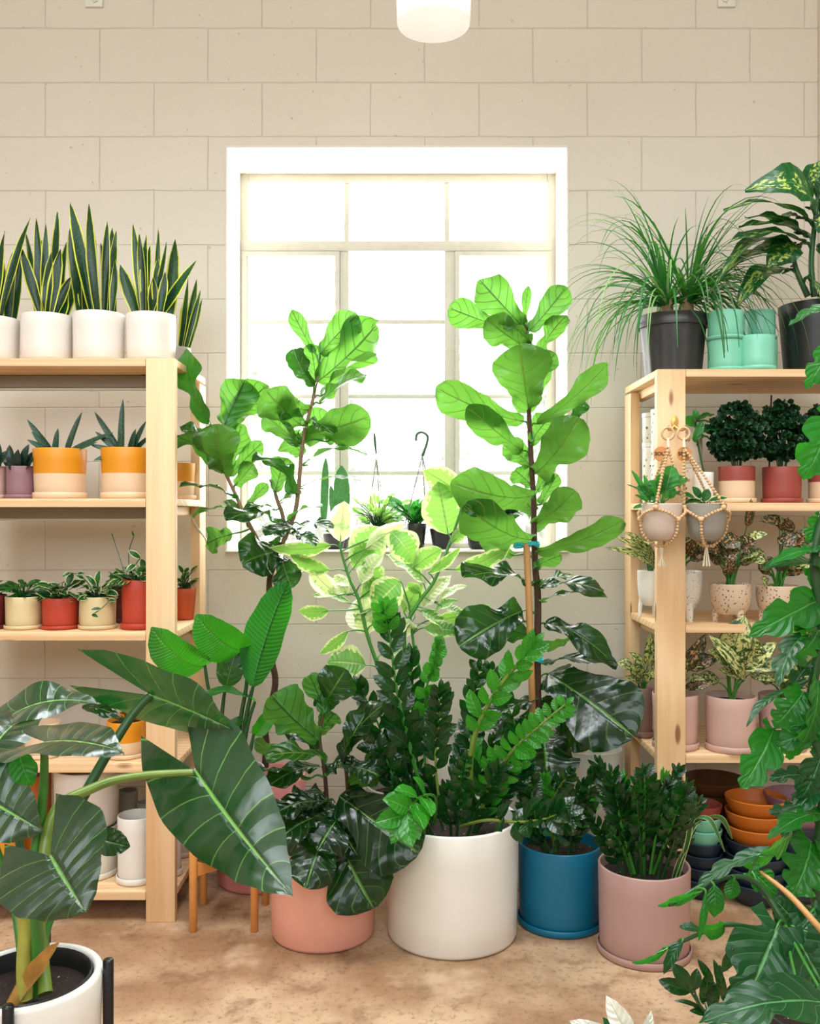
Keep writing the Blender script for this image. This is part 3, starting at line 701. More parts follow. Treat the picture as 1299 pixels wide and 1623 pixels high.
must('mustard and cream two-tone pot of spiky plant partly behind the front post', 161, 243, 708, 2.955, [(150, 653), (195, 633), (232, 667), (151, 684), (240, 690), (215, 680), (143, 705), (148, 730), (180, 700)])
must('mustard and cream pot glimpsed behind the fig leaves beside the back post', 256, 311, 733, 3.2, [(270, 700), (262, 690)])
for xl, xr, mat, lab in ((-32, 10, 'rosebeige', 'dusty pink pot of dark succulent at the left edge of the mustard shelf'), (11, 56, 'mauvedark', 'plum pot of dark succulent beside the first mustard pot')):
    t, cx, r, zt = potpx('potted_succulent', lab, 'plant', xl, xr, 738, HS[3], 2.945, mat, tap=.98, group='succulents on the left unit')
    tt = [(cx_, cy_) for cx_, cy_ in ((xl-6, 722), (xl+4, 705), (xl+18, 712), (xr-10, 704), (xr+2, 714), (xr-2, 726), (xl+2, 732), (xr-20, 722), (xl+30, 716))]
    radial(t, cx, 2.945, zt-.015, tt, 15, mat='dark', kind='ell', bend=.12)

# shelf of red and cream pots
def trail(root, cx, D, z, pts, n, size, mat, name='stem'):
    mb = MB(); q, _ = spline([P(*p) for p in pts], [1]*len(pts), 8); mb.tube(q, .0016, n=5, smooth=0, mi=1)
    for i in range(n):
        p = q[int((i+1)/n*(len(q)-1))]; a = R.uniform(0, 6.28); d = Vector((math.cos(a), -.4, .6*math.sin(a)+.3)).normalized()
        leaf_mesh(mb, p, p+d*size, size*.5, 'ova', (0, -1, .6), nu=2, nv=5)
    mb.build(name, [M[mat], M['stemdark']], root)
rows = [(-45, 9, 945, 'darkred', 'potted_peperomia', 'dark red pot of leafy plant cut off by the left edge', 'pep', 0),
        (10, 66, 947, 'paleyellow', 'potted_peperomia', 'pale cream pot of green plant, left of the two cream ones', 'pep', .0),
        (68, 124, 949, 'red', 'potted_hoya', 'brick red pot of variegated hoya between two cream pots', 'hoya', .0),
        (127, 183, 947, 'paleyellow', 'potted_hoya', 'pale cream pot of trailing variegated hoya, right of the short red pot', 'hoya', .0),
        (194, 250, 920, 'red', 'potted_hoya', 'taller red pot of twiggy hoya tucked behind the front post', 'hoya', .0)]
for xl, xr, yt, mat, nm, lab, lm, dz in rows:
    t, cx, r, zt = potpx(nm, lab, 'plant', xl, xr, yt, HS[2], 2.955, mat, tap=.97, group='red and cream pots on the left unit')
    bushy(t, cx, 2.955, zt-.015, r*1.3, .07 if yt > 930 else .06, 44, .050 if lm == 'hoya' else .040, lm, asp=.62, hmin=.05, droop=.9)
    if xl == 127:
        trail(t, cx, 2.9, zt, [(165, 946, 2.93), (172, 952, 2.89), (160, 965, 2.87), (146, 974, 2.87)], 3, .03, 'hoya')
        trail(t, cx, 2.9, zt, [(150, 944, 2.93), (140, 925, 2.93), (126, 912, 2.93), (112, 908, 2.93)], 4, .03, 'hoya')
    if xl == 194:
        trail(t, cx, 2.95, zt, [(206, 922, 2.95), (204, 890, 2.95), (205, 870, 2.95), (212, 850, 2.95)], 1, .02, 'hoya')
        trail(t, cx, 2.95, zt, [(200, 922, 2.95), (192, 890, 2.95), (177, 846, 2.95)], 0, .02, 'hoya')
        trail(t, cx, 2.95, zt, [(210, 920, 2.95), (215, 895, 2.93), (222, 885, 2.93)], 2, .045, 'hoya')
t, cx, r, zt = potpx('potted_hoya', 'dark red pot half hidden behind the cream and tall red pots', 'plant', 163, 203, 930, HS[2], 3.12, 'darkred')
bushy(t, cx, 3.12, zt-.01, r*1.2, .06, 18, .035, 'pep')
D = 3.2; cx = X(292, D); r = 19/F*D; t = thing('nursery_pot_plant', 'terracotta plastic nursery pot of small hoya by the back post', 'plant', (cx, D, HS[2]))
pot('', '', '', cx, D, r, HS[2], .108, 'terra', saucer=False, tap=.78, root=t)
bushy(t, cx, D, HS[2]+.098, r*1.3, .085, 22, .036, 'hoya')

# shelf of small orange and cream pots (mostly behind the big alocasia leaves)
t, cx, r, zt = potpx('potted_seedling', 'small orange and cream pot of seedlings above the silver leaf', 'plant', 170, 229, 1147, HS[1], 2.96, 'cream', mat2='mustard', split=.45, tap=.95)
bushy(t, cx, 2.96, zt-.01, r*.9, .03, 50, .012, 'aralia')
t, cx, r, zt = potpx('potted_seedling', 'small orange pot of seedlings behind the orange and cream pot', 'plant', 190, 232, 1133, HS[1], 3.12, 'mustard', tap=.95)
bushy(t, cx, 3.12, zt-.01, r*1.0, .05, 60, .014, 'pep')
for i, (xl, xr, yt, D, mat, lab) in enumerate(((-40, 14, 1150, 2.96, 'cream', 'cream pot at the left edge of the second lowest left shelf'),
        (40, 95, 1150, 2.96, 'cream', 'cream pot behind the dark alocasia leaf on the second lowest left shelf'))):
    potpx('flower_pot', lab, 'pot', xl, xr, yt, HS[1], D, mat, soil=False)
# bottom shelf of empty pots
for xl, xr, yt, zb, D, mat, lab, sa in (
    (87, 188, 1322, HS[0], 3.02, 'cwhite', 'wide white empty pot under the tallest white pot on the bottom left shelf', True),
    (187, 246, 1300, HS[0], 2.955, 'clean', 'white cylinder pot half hidden by the front post on the bottom left shelf', True),
    (258, 287, 1298, HS[0], 3.0, 'clean', 'narrow white pot just right of the front post at the bottom', True),
    (-32, 29, 1316, HS[0], 2.96, 'mustard', 'yellow pot with saucer at the left edge of the bottom shelf', True),
    (27, 80, 1232, HS[0], 3.12, 'orange', 'tall orange pot in the shade behind the alocasia stems', False),
    (268, 306, 1290, HS[0], 3.17, 'palepot', 'pale rose pot at the back right corner of the bottom left shelf', True),
    (184, 219, 1325, HS[0], 3.2, 'greypot', 'grey pot at the back of the bottom left shelf, under the lidded one', False),
    (215, 245, 1325, HS[0], 3.2, 'greypot', 'second grey pot at the back of the bottom left shelf by the post', False)):
    t, cx, r, zt = potpx('flower_pot', lab, 'pot', xl, xr, yt, zb, D, mat, soil=False, saucer=sa, tap=.97)
    if xl == 87: ztop = zt
potpx('flower_pot', 'tallest white empty pot stacked on a wide pot on the bottom left shelf', 'pot', 88, 187, 1229, ztop+.001, 3.02, 'cwhite', soil=False, saucer=False, tap=.97)
potpx('flower_pot', 'small grey pot stacked upside down beside the tallest white pot', 'pot', 187, 218, 1256, Z(1325, 3.18)+.002, 3.2, 'greypot', soil=False, tap=.97)
potpx('flower_pot', 'small grey pot with dark centre stacked next to the front post', 'pot', 216, 243, 1275, Z(1325, 3.18)+.002, 3.2, 'greypot', soil=False, tap=.97)

# ---------------------------------------------------------------- right unit
D = 3.08; cx = X(1066, D); r = 54/F*D; zb = RH[3]
t = thing('potted_ponytail_palm', 'ponytail palm with arching grassy blades in a black ribbed nursery pot', 'plant', (cx, D, zb))
zt = Z(491, D-r)
mb = MB(); mb.lathe(cx, D, [(r*.80, zb), (r*.81, zb+.01)]+[(r*(.81+.12*k/5), zb+.012+(zt-zb-.05)*k/5) for k in range(6)], n=72, rib=.022, ribn=14)
mb.lathe(cx, D, [(r*.95, zt-.04), (r*1.0, zt-.038), (r*1.0, zt-.025), (r*.97, zt-.022), (r*.97, zt-.008), (r*1.0, zt-.005), (r*1.0, zt), (r*.94, zt), (r*.8, zb+.02), (.001, zb+.02)], n=48, cap0=False); mb.build('pot', M['nursery'], t)
mb = MB(); mb.lathe(cx, D, [(r*.93, zt-.02), (r*.4, zt-.015), (.001, zt-.015)], n=24, cap0=False); mb.build('soil', M['soil'], t)
def ribbon(mb, A, az, el, L, w, droop, n=12, wob=.15, mi=0):
    p = Vector(A); d = Vector((math.cos(az)*math.cos(el), math.sin(az)*math.cos(el), math.sin(el))); rows = []; uvs = []; st = L/n
    for i in range(n+1):
        v = i/n; s = d.cross(Vector((0, 0, 1)))
        s = s.normalized() if s.length > .05 else Vector((1, 0, 0)); nn = s.cross(d)
        ww = w*(1-v**1.6)*.5+.0003
        rows.append([p-s*ww+nn*ww*.5, p, p+s*ww+nn*ww*.5]); uvs.append([(.1, v), (.5, v), (.9, v)])
        d = (d+Vector((R.uniform(-wob, wob)*.2, R.uniform(-wob, wob)*.2, -droop*(.3+v)*st*10))).normalized()
        p = p+d*st
        if p.z < RH[3]+.008 and p.x > RX0-.03: break
        if p.y > WALL-.02: p.y = WALL-.02; d.y = -abs(d.y)*.2
    if len(rows) > 2: mb.grid(rows, uvs, mi)
for (ox, hgt, n, bias, nm) in ((-.022, .06, 100, 3.3, 'crown'), (.045, .075, 110, .0, 'crown')):
    mb = MB(); base = Vector((cx+ox, D-.01, zt))
    mb.tube([base+Vector((0, 0, -.02)), base+Vector((0, 0, .03)), base+Vector((0, 0, hgt))], [.022, .02, .014], n=10, mi=1)
    for i in range(n):
        az = R.uniform(0, 6.283) if R.random() < .55 else bias+R.uniform(-.8, .8)
        el = R.choice([R.uniform(.15, .9), R.uniform(.7, 1.45)]); L = R.uniform(.28, .56)
        ribbon(mb, base+Vector((math.cos(az)*.008, math.sin(az)*.008, hgt*R.uniform(.4, 1))), az, el, L, R.uniform(.006, .012), R.uniform(.45, 1.5)*(1.1 if el < 1 else .6), mi=2 if R.random() < .14 else 0)
    mb.build(nm, [M['grass'], M['barklite'], M['grasspale']], t)
# mint pots: each of the four is a pot of its own
D = 3.0
def mint(lab, xl, xr, yt, zb, D): return potpx('planter_pot', lab, 'pot', xl, xr, yt, zb, D, 'mint', soil=False, tap=.99, group='mint green pots on the right unit')
_, _, _, z1 = mint('mint green pot, lower of the tall stack beside the ponytail palm', 1122, 1177, 536, RH[3], D)
mint('mint green pot, upper of the tall stack beside the ponytail palm', 1122, 1177, 489, z1+.001, D)
_, _, _, z2 = mint('mint green pot standing in front at the right of the mint group', 1168, 1226, 529, RH[3], 2.985)
_, _, _, z3 = mint('mint green pot at the back of the mint group, under another', 1182, 1230, 536, RH[3], 3.12)
mint('mint green pot stacked at the back, above the front mint pot', 1178, 1227, 489, z3+.001, 3.12)
# dieffenbachia
D = 3.12; cx = X(1292, D); r = 56/F*D; zt = Z(472, D-r)
t = thing('potted_dieffenbachia', 'dieffenbachia with yellow-speckled leaves in a black pot at the right end', 'plant', (cx, D, RH[3]))
pot('', '', '', cx, D, r, RH[3], zt-RH[3], 'black', saucer=False, tap=.84, root=t)
pl = Plant(t, 'dieff', D-.06, 'stemdark', 'ova', .007)
for pts in (((1290, 470), (1285, 420), (1290, 360), (1296, 310)), ((1300, 470), (1310, 400), (1300, 330)), ((1280, 470), (1262, 430), (1256, 400))):
    pl.stem(pts, .011, .007, name='cane')
pl.leaves([(1283, 330, 1180, 302, 66, 'c', dict(dt=-.12, bend=.28)), (1282, 350, 1146, 334, 34, 'u', dict(dt=-.2)), (1280, 375, 1170, 362, 40, 'u', dict(dt=-.12)),
           (1275, 385, 1155, 385, 42, 'u', dict(dt=-.15)), (1268, 392, 1190, 405, 46, 'u', dict(dt=-.1)), (1262, 400, 1140, 440, 36, 'u', dict(dt=-.2, bend=.2)),
           (1260, 420, 1120, 470, 34, 'u', dict(dt=-.1, bend=.25)), (1245, 430, 1168, 484, 44, 'l', dict(dt=-.12, bend=.2)), (1260, 385, 1215, 425, 50, 'c', dict(dt=-.1)),
           (1290, 300, 1299, 255, 50, 'c'), (1300, 320, 1340, 280, 60, 'c'), (1290, 350, 1330, 370, 60, 'c'), (1270, 345, 1225, 350, 44, 'u'), (1295, 390, 1340, 430, 60, 'c'),
           (1285, 300, 1250, 285, 40, 'c'), (1280, 440, 1300, 480, 40, 'r', dict(dt=-.1)), (1265, 370, 1180, 345, 40, 'uu', dict(dt=-.1))], wave=.07)

# aralias
for xl, xr, yt, two, lab, D in ((1139, 1195, 738, 1, 'brick rose and cream two-tone pot of bushy aralia, left of the three', 3.02), (1209, 1268, 739, 0, 'plain brick rose pot of bushy aralia in the middle of the shelf', 3.02),
                             (1282, 1340, 741, 1, 'brick rose and cream two-tone pot of aralia at the right edge', 3.02)):
    t, cx, r, zt = potpx('potted_aralia', lab, 'plant', xl, xr, yt, RH[2], D, 'cream' if two else 'brickrose', mat2='brickrose' if two else None, split=.6, tap=.97, group='aralias on the right unit')
    mb = MB()
    for k in range(9):
        a = R.uniform(0, 6.28); e = Vector((cx+math.cos(a)*r*.7*R.random(), D+math.sin(a)*r*.6, zt+R.uniform(.08, .13)))
        mb.tube([(cx+math.cos(a)*.01, D+math.sin(a)*.01, zt-.015), (cx+math.cos(a)*.02, D+math.sin(a)*.02, zt+.05), e], .0022, n=5)
    mb.build('stems', M['stemdark'], t)
    mb = MB()
    for k in range(330):
        a = R.uniform(0, 6.283); q = R.random()**.5; hh = R.uniform(0, 1); rad = .088*math.sin(math.pi*min(.95, .18+hh*.75))**.8
        c = Vector((cx+math.cos(a)*q*rad*1.12, D+math.sin(a)*q*rad, zt+.03+hh*.17+R.uniform(-.01, .01)))
        for m in range(3):
            an = a+(m-1)*.9; d = Vector((math.cos(an), math.sin(an)-.3, R.uniform(-.7, .6))).normalized(); s = .019
            leaf_mesh(mb, c, c+d*s, s, 'round', (R.uniform(-1, 1), -1, R.uniform(-.2, 1)), bend=.05, fold=.2, wave=.15, nu=2, nv=4)
    mb.build('foliage', M['aralia'], t)
# white patterned canisters behind the post
M['pattern'] = None
def patt():
    t = NT('white paper with small leaf print'); c = t.coord()
    v = t.n('ShaderNodeTexVoronoi', i_Vector=c, i_Scale=62); k = t.n('ShaderNodeSeparateColor', i_0=v.outputs['Color'])
    m = t.math('MULTIPLY', t.sstep(v.outputs['Distance'], .36, .30), t.math('GREATER_THAN', k.outputs[0], .35))
    col = t.mix(t.math('GREATER_THAN', k.outputs[1], .72), G(96, 134, 96), G(206, 150, 140)); col = t.mix(t.math('GREATER_THAN', k.outputs[2], .7), col, G(96, 92, 88))
    t.set(t.p.inputs['Base Color'], t.mix(m, G(238, 232, 220), col)); t.p.inputs['Roughness'].default_value = .5; return t.m
M['pattern'] = patt()
def canister(lab, x0, x1, yt, yb, D):
    r = (x1-x0)/2/F*D; cx = X((x0+x1)/2, D); z0 = RH[2] if yb is None else yb; zt = Z(yt, D)
    t = thing('canister', lab, 'canister', (cx, D, z0), 'white leaf-print canisters on the right unit')
    mb = MB(); mb.lathe(cx, D, [(r-.002, z0), (r, z0+.002), (r, zt-.016)], n=32, cap1=True); mb.build('body', M['pattern'], t)
    mb = MB(); mb.lathe(cx, D, [(r+.0015, zt-.015), (r+.0015, zt-.001), (r-.001, zt)], n=32, cap1=True); mb.build('lid', M['clean'], t); return zt
a = canister('white leaf-print canister at the bottom left behind the post', 1018, 1046, 702, None, 3.22); canister('white leaf-print canister stacked on top at the left behind the post', 1018, 1046, 655, a+.001, 3.22)
a = canister('white leaf-print canister directly behind the front post, lower one', 1032, 1066, 730, None, 3.08); canister('white leaf-print canister directly behind the front post, upper one', 1032, 1066, 649, a+.001, 3.08)
a = canister('white leaf-print canister right of the front post, lower one', 1078, 1112, 735, None, 3.1); canister('white leaf-print canister right of the front post, upper one', 1078, 1112, 688, a+.001, 3.1)
D = 3.02; cx = X(1085, D)
t, cx, r, zt = potpx('potted_pilea', 'small pot of round-leaved pilea behind the bead hangers on the aralia shelf', 'plant', 1100, 1130, 748, RH[2], 2.99, 'clean')
pl = Plant(t, 'pep', 2.99, 'stemdark', 'round', .002); pl.stem(((1115, 750), (1105, 700), (1102, 670)), .003)
pl.leaves([(1102, 672, 1082, 667, 20, 'c', dict(dt=-.05)), (1105, 665, 1132, 657, 17, 'u'), (1104, 668, 1130, 673, 13, 'u'), (1103, 664, 1100, 650, 12, 'c'), (1108, 685, 1140, 680, 26, 'u'), (1106, 690, 1128, 700, 14, 'u'), (1100, 700, 1112, 668, 14, 'c')])

# footed speckled pots with aglaonema
def footed(label, xl, xr, yt, D, mat, nl, lm, zb=RH[1], spread=1, tips=None, plantname='potted_aglaonema', foot=.03):
    r = (xr-xl)/2/F*D; cx = X((xl+xr)/2, D); zt = Z(yt, D-r)
    t = thing(plantname, label, 'plant', (cx, D, zb), 'plants in footed speckled pots')
    h = zt-zb-foot*.8; z0 = zb+foot*.8
    pr = [(.001, z0), (r*.45, z0+.002), (r*.72, z0+h*.09), (r*.9, z0+h*.28), (r*.985, z0+h*.55), (r, z0+h*.8), (r, z0+h-.002), (r-.003, z0+h), (r-.006, z0+h-.003), (r-.008, z0+h*.6), (r*.6, z0+h*.2), (.001, z0+h*.15)]
    mb = MB(); mb.lathe(cx, D, pr, n=44, cap0=False); mb.build('pot', M[mat], t)
    for k in range(3):
        a = -1.2+k*2.094; fx = cx+math.cos(a)*r*.62; fy = D+math.sin(a)*r*.62
        mb = MB(); mb.tube([(fx, fy, z0+h*.2), (fx+math.cos(a)*.006, fy+math.sin(a)*.006, z0), (fx+math.cos(a)*.008, fy+math.sin(a)*.008, zb)], [r*.24, r*.17, r*.13], n=12, smooth=2); mb.build('foot', M[mat], t)
    mb = MB(); mb.lathe(cx, D, [(r-.01, zt-.014), (r*.5, zt-.01), (.001, zt-.012)], n=24, cap0=False); mb.build('soil', M['soil'], t)
    agl(t, cx, D, zt-.012, nl, lm, tips); return t
def agl(t, cx, D, z, n, lm, tips=None, size=1):
    for k in range(n):
        if tips and k < len(tips):
            bx, by, tx, ty, w = tips[k]; A = P(bx, by, D-.02); B = P(tx, ty, D-.06); ww = w/F*D; nn = (R.uniform(-.3, .3), -1, .5)
        else:
            a = R.uniform(0, 6.283); el = R.uniform(.35, 1.2); L = R.uniform(.06, .1)*size
            A = Vector((cx+math.cos(a)*.035*size, D+math.sin(a)*.03, z+R.uniform(.04, .10)*size)); B = A+Vector((math.cos(a)*math.cos(el), math.sin(a)*math.cos(el)*.7-.15, math.sin(el)-.3))*L
            L *= 1.15; ww = L*.52; nn = (math.cos(a)*.4, -.8, .8)
        mb = MB(); leaf_mesh(mb, A, B, ww, 'ova', nn, bend=.12, fold=.2, wave=.05)
        r0 = Vector((cx+R.uniform(-.012, .012), D+R.uniform(-.012, .012), z)); mb.tube([r0, r0.lerp(A, .5)+Vector((0, 0, .012)), A], [.0035, .003, .002], n=5, smooth=3, mi=1)
        mb.build('leaf', [M[lm if R.random() < .6 or lm == 'agl' else 'agl'], M['stem']], t)
footed('white footed pot half hidden at the far left of the speckled shelf', 1010, 1050, 905, 3.14, 'clean', 8, 'agl', foot=.045, tips=[(1030, 890, 958, 868, 13), (1035, 880, 1000, 848, 12), (1030, 870, 985, 842, 10), (1035, 885, 970, 850, 12), (1040, 900, 1000, 880, 12), (1035, 900, 1030, 870, 14)])
footed('white speckled footed pot right behind the front post', 1040, 1112, 907, 3.04, 'speckwhite', 10, 'aglpink', foot=.04, tips=[(1090, 880, 1105, 850, 18), (1100, 885, 1130, 868, 22)])
footed('beige speckled footed pot of aglaonema in the middle of the shelf', 1125, 1189, 927, 2.99, 'speckbeige', 17, 'aglpink', foot=.025, tips=[(1150, 865, 1162, 910-20, 30), (1170, 850, 1150, 870, 30), (1175, 870, 1198, 868-10, 34), (1180, 855, 1216, 846, 17), (1183, 835, 1190, 790, 15), (1160, 880, 1140, 855, 24), (1150, 880, 1105, 868, 20)])
footed('beige speckled footed pot of aglaonema behind the philodendron leaves', 1199, 1264, 930, 2.99, 'speckbeige', 18, 'aglpink', foot=.025, tips=[(1235, 850, 1262, 865, 34), (1240, 840, 1250, 820, 30), (1215, 930, 1204, 915, 18), (1235, 840, 1236, 818, 14), (1245, 830, 1200, 825, 20), (1255, 870, 1285, 840, 30)])
# rose pots of aglaonema
for xl, xr, yt, D, mat, lab, tips, nl in (
    (1003, 1034, 1092, 3.16, 'taupe', 'brownish rose pot of aglaonema at the far left of the lower shelf', [(1018, 1075, 985, 1055, 14), (1020, 1060, 996, 1034, 18), (1026, 1055, 1030, 1003, 18), (1020, 1080, 1035, 1060, 16), (1015, 1082, 990, 1072, 12)], 8),
    (1034, 1106, 1105, 3.02, 'rosebeige', 'dusty rose pot of aglaonema tucked behind the front post', [(1080, 1060, 1118, 1005, 26), (1085, 1075, 1065, 1040, 24), (1085, 1090, 1128, 1085, 18), (1090, 1060, 1135, 1040, 24)], 12),
    (1118, 1197, 1109, 2.99, 'rosebeige', 'dusty rose pot of bright speckled aglaonema in full view', [(1155, 1050, 1180, 975, 52), (1185, 1050, 1196, 1010, 40), (1180, 1078, 1120, 1005, 26), (1170, 1060, 1250, 1055, 24), (1180, 1060, 1230, 1018, 30), (1175, 1075, 1135, 1060, 16), (1150, 1050, 1122, 1030, 24), (1185, 1070, 1232, 1078, 16)], 12),
    (1203, 1275, 1107, 3.0, 'mauve', 'dusty rose pot of aglaonema hidden behind the hanging split leaves', [(1240, 1090, 1215, 1060, 24), (1240, 1085, 1290, 1050, 30)], 12)):
    t, cx, r, zt = potpx('potted_aglaonema', lab, 'plant', xl, xr, yt, RH[0], D, mat, tap=.93, group='aglaonemas in dusty rose pots')
    agl(t, cx, D, zt-.02, nl, 'aglpink' if xl == 1034 else 'agl', tips, 1.1)

# bowls stacked on the floor below
def bowl(lab, cx, D, r, z, h, mat, n=40):
    pr = [(.001, z), (r*.62, z), (r*.66, z+.003), (r*.86, z+h*.45), (r*.97, z+h*.8), (r, z+h), (r-.004, z+h+.002), (r-.008, z+h-.002), (r*.84, z+h*.5), (r*.6, z+h*.15), (.001, z+h*.13)]
    mb = MB(); mb.lathe(cx, D, pr, n=n, cap0=False); o = mb.build('bowl', M[mat], origin=(cx, D, z)); tag(o, lab, 'bowl', 'ceramic bowls stacked under the right unit'); return o
ords = ['lowest', 'second lowest', 'third from the bottom', 'fourth from the bottom', 'fifth from the bottom', 'sixth from the bottom', 'seventh', 'eighth', 'topmost']
def stack(cx, D, r, seq, hh, where):  # each bowl of a stack is a thing
    z = 0
    for i, m in enumerate(seq):
        nm = {'navy': 'dark navy', 'mint': 'pale mint', 'brickrose': 'brick red', 'orange': 'orange', 'brown': 'brown', 'blue': 'teal', 'mauvedark': 'plum', 'clean': 'white'}[m]
        pos = 'topmost' if i == len(seq)-1 else ords[i]
        bowl('%s bowl, %s in the stack %s' % (nm, pos, where), cx, D, r, z, hh*1.55, m); z += hh
stack(X(1198, 3.02), 3.02, 48/F*3.02, ['navy']*4+['orange']*3, .0445, 'topped with orange')
stack(X(1112, 3.06), 3.06, 31/F*3.06, ['navy']*4+['mint']*2+['brickrose'], .040, 'topped with brick red')
stack(X(1262, 3.05), 3.05, 50/F*3.05, ['navy']*5+['mauvedark']*2, .0445, 'at the far right')
stack(X(1132, 3.25), 3.25, 48/F*3.25, ['navy']*4+['brown']*3, .044, 'topped with brown')

# ---------------------------------------------------------------- bead hangers on the front post
yP = RF-.002
hk = thing('wall_hook', 'brass double hook screwed to the front post of the right unit', 'hook', (X(1066, yP), yP, Z(680, yP)))
mb = MB(); mb.lathe(0, 0, [(.001, 0), (.012, 0), (.012, .003), (.001, .004)], n=20)
mb.v = [(X(1069, yP)+v[0]*.9, yP-v[2], Z(668, yP)+v[1]*1.5) for v in mb.v]; mb.build('plate', M['brass'], hk)
for sx in (-1, 1):
    mb = MB(); c = P(1068, 675, yP-.004)
    mb.tube([c, c+Vector((sx*.012, -.008, -.012)), c+Vector((sx*.024, -.022, -.014)), c+Vector((sx*.026, -.032, -.002))], [.004, .004, .0035, .003]); mb.build('prong', M['brass'], hk)
def beads(mb, pts, r, gap=1.95):
    q, _ = spline([Vector(p) for p in pts], [1]*len(pts), 14); acc = 0; last = q[0]; mb.sphere(q[0], r, 8)
    for p in q[1:]:
        while (p-last).length >= r*gap:
            last = last+(p-last).normalized()*r*gap; mb.sphere(last, r*R.uniform(.93, 1.05), 8)
def hanger(label, plabel, pcx, ptop, pbot, pr_px, ringx, ringy, D, mat, side, nleaf, tassel):
    h = thing('beaded_plant_hanger', label, 'plant hanger', P(ringx, ringy, D), 'wooden bead hangers')
    c0 = P(ringx, ringy, D); mb = MB(); ring = [c0+Vector((.018*math.cos(a), 0, .018*math.sin(a))) for a in [2*math.pi*i/20 for i in range(21)]]
    mb.tube(ring, .0042, n=8, smooth=0); mb.build('ring', M['bead'], h)
    mb = MB(); mb.tube([c0+Vector((0, 0, -.014)), c0+Vector((.001, -.004, -.05))], .005); mb.build('knot', M['cotton'], h)
    r = pr_px/F*D; cx = X(pcx, D); zt = Z(ptop, D); zb = Z(pbot, D); k0 = c0+Vector((0, -.004, -.045))
    hh = zt-zb
    for i in range(3):
        a0 = -1.57+side*.5+i*2.094; e = Vector((cx+math.cos(a0)*(r+.008), D+math.sin(a0)*(r+.008), zt-.004))
        mb = MB(); beads(mb, [k0, k0.lerp(e, .5)+Vector((0, 0, .004)), e], .0052)
        mb.sphere(e+Vector((0, 0, -.008)), .0088, 10)
        for s in (-1, 1):
            a1 = a0+s*1.047; f = Vector((cx+math.cos(a1)*(r*.99+.006), D+math.sin(a1)*(r*.99+.006), zt-hh*.42)); mm = Vector((cx+math.cos((a0+a1)/2)*(r+.009), D+math.sin((a0+a1)/2)*(r+.009), zt-hh*.24))
            beads(mb, [e+Vector((0, 0, -.012)), mm, f], .0052)
        a1 = a0+1.047; f = Vector((cx+math.cos(a1)*(r*.97+.006), D+math.sin(a1)*(r*.97+.006), zt-hh*.42))
        mb.sphere(f, .0088, 10)
        beads(mb, [f, Vector((cx+math.cos(a1)*(r*.82+.007), D+math.sin(a1)*(r*.82+.007), zt-hh*.8)), Vector((cx+math.cos(a1)*r*.4, D+math.sin(a1)*r*.4, zb-.010)), Vector((cx, D, zb-.014))], .0052)
        mb.build('bead_strand', M['bead'], h)
    mb = MB()
    for i in range(7):
        a = i*.9; mb.tube([(cx, D, zb-.012), (cx+.004*math.cos(a), D+.004*math.sin(a), zb-.03), (cx+.011*math.cos(a)*(tassel), D+.01*math.sin(a), zb-.075)], .0016, n=5)
    mb.build('tassel', M['cotton'], h)
    mb = MB(); tc = P(ringx+(-9 if side < 0 else 3), ringy+32, D-.006); mb.lathe(0, 0, [(.001, 0), (.0225, 0), (.023, .001), (.0225, .003), (.001, .003)], n=28)
    mb.v = [(tc.x+v[0], tc.y+.012+v[2], tc.z+v[1]) for v in mb.v]; tg = mb.build('tag', M['tagwood'], h)
    cu = bpy.data.curves.new('txt', 'FONT'); cu.body = 'SOUL'; cu.size = .0155; cu.align_x = 'CENTER'; cu.align_y = 'CENTER'; cu.extrude = .0003; cu.offset = .0004
    tmp = bpy.data.objects.new('txt', cu); C.objects.link(tmp); bpy.context.view_layer.update()
    me = bpy.data.meshes.new_from_object(tmp.evaluated_get(bpy.context.evaluated_depsgraph_get())); bpy.data.objects.remove(tmp)
    me.name = 'lettering'; me.materials.clear(); me.materials.append(M['ink']); lo = bpy.data.objects.new('lettering', me); C.objects.link(lo); lo.parent = tg
    lo.location = (tc.x-h.location.x, tc.y+.0115-h.location.y, tc.z-h.location.z); lo.rotation_euler = (math.pi/2, 0, 0)
    t = thing('potted_pilea', plabel, 'plant', (cx, D, zb), 'pots held in bead hangers')
    mb = MB(); mb.lathe(cx, D, [(.001, zb), (r*.5, zb+.001), (r*.74, zb+hh*.10), (r*.9, zb+hh*.3), (r*.98, zb+hh*.6), (r, zt-.002), (r-.003, zt), (r-.006, zt-.003), (r*.9, zb+hh*.5), (r*.5, zb+.02), (.001, zb+.015)], n=44, cap0=False); mb.build('pot', M[mat], t)
    mb = MB(); mb.lathe(cx, D, [(r*.92, zt-.012), (.001, zt-.008)], n=24, cap0=False); mb.build('soil', M['soil'], t)
    pl = Plant(t, 'pep', D, 'stem', 'round', .0022, .01); pl.trunk = [Vector((cx, D, zt-.01))]
    pl.leaves(nleaf, wave=.015, ws=1.1, bend=.05); return t
D1 = 2.83
hanger('bead hanger with a round wooden tag, left one on the post', 'pale pink pot of round-leaved plant in the left bead hanger', 1048, 798, 858, 32, 1058, 687, D1, 'palepot', -1,
 [(1055, 775, 1064, 738, 28, 'c'), (1065, 770, 1088, 757, 30, 'u'), (1045, 785, 1028, 762, 22, 'l'), (1035, 790, 1010, 770, 16, 'l'), (1030, 790, 993, 768, 10, 'u', dict(dt=-.03)), (1030, 795, 1000, 745, 9, 'c', dict(kind='ell')), (1030, 795, 1020, 752, 9, 'c', dict(kind='ell')), (1035, 795, 1042, 789, 18, 'u'), (1050, 780, 1048, 750, 22, 'c'), (1030, 800, 1003, 806, 12, 'u'), (1060, 790, 1060, 770, 20, 'u'), (1025, 795, 1006, 785, 14, 'u')], -1)
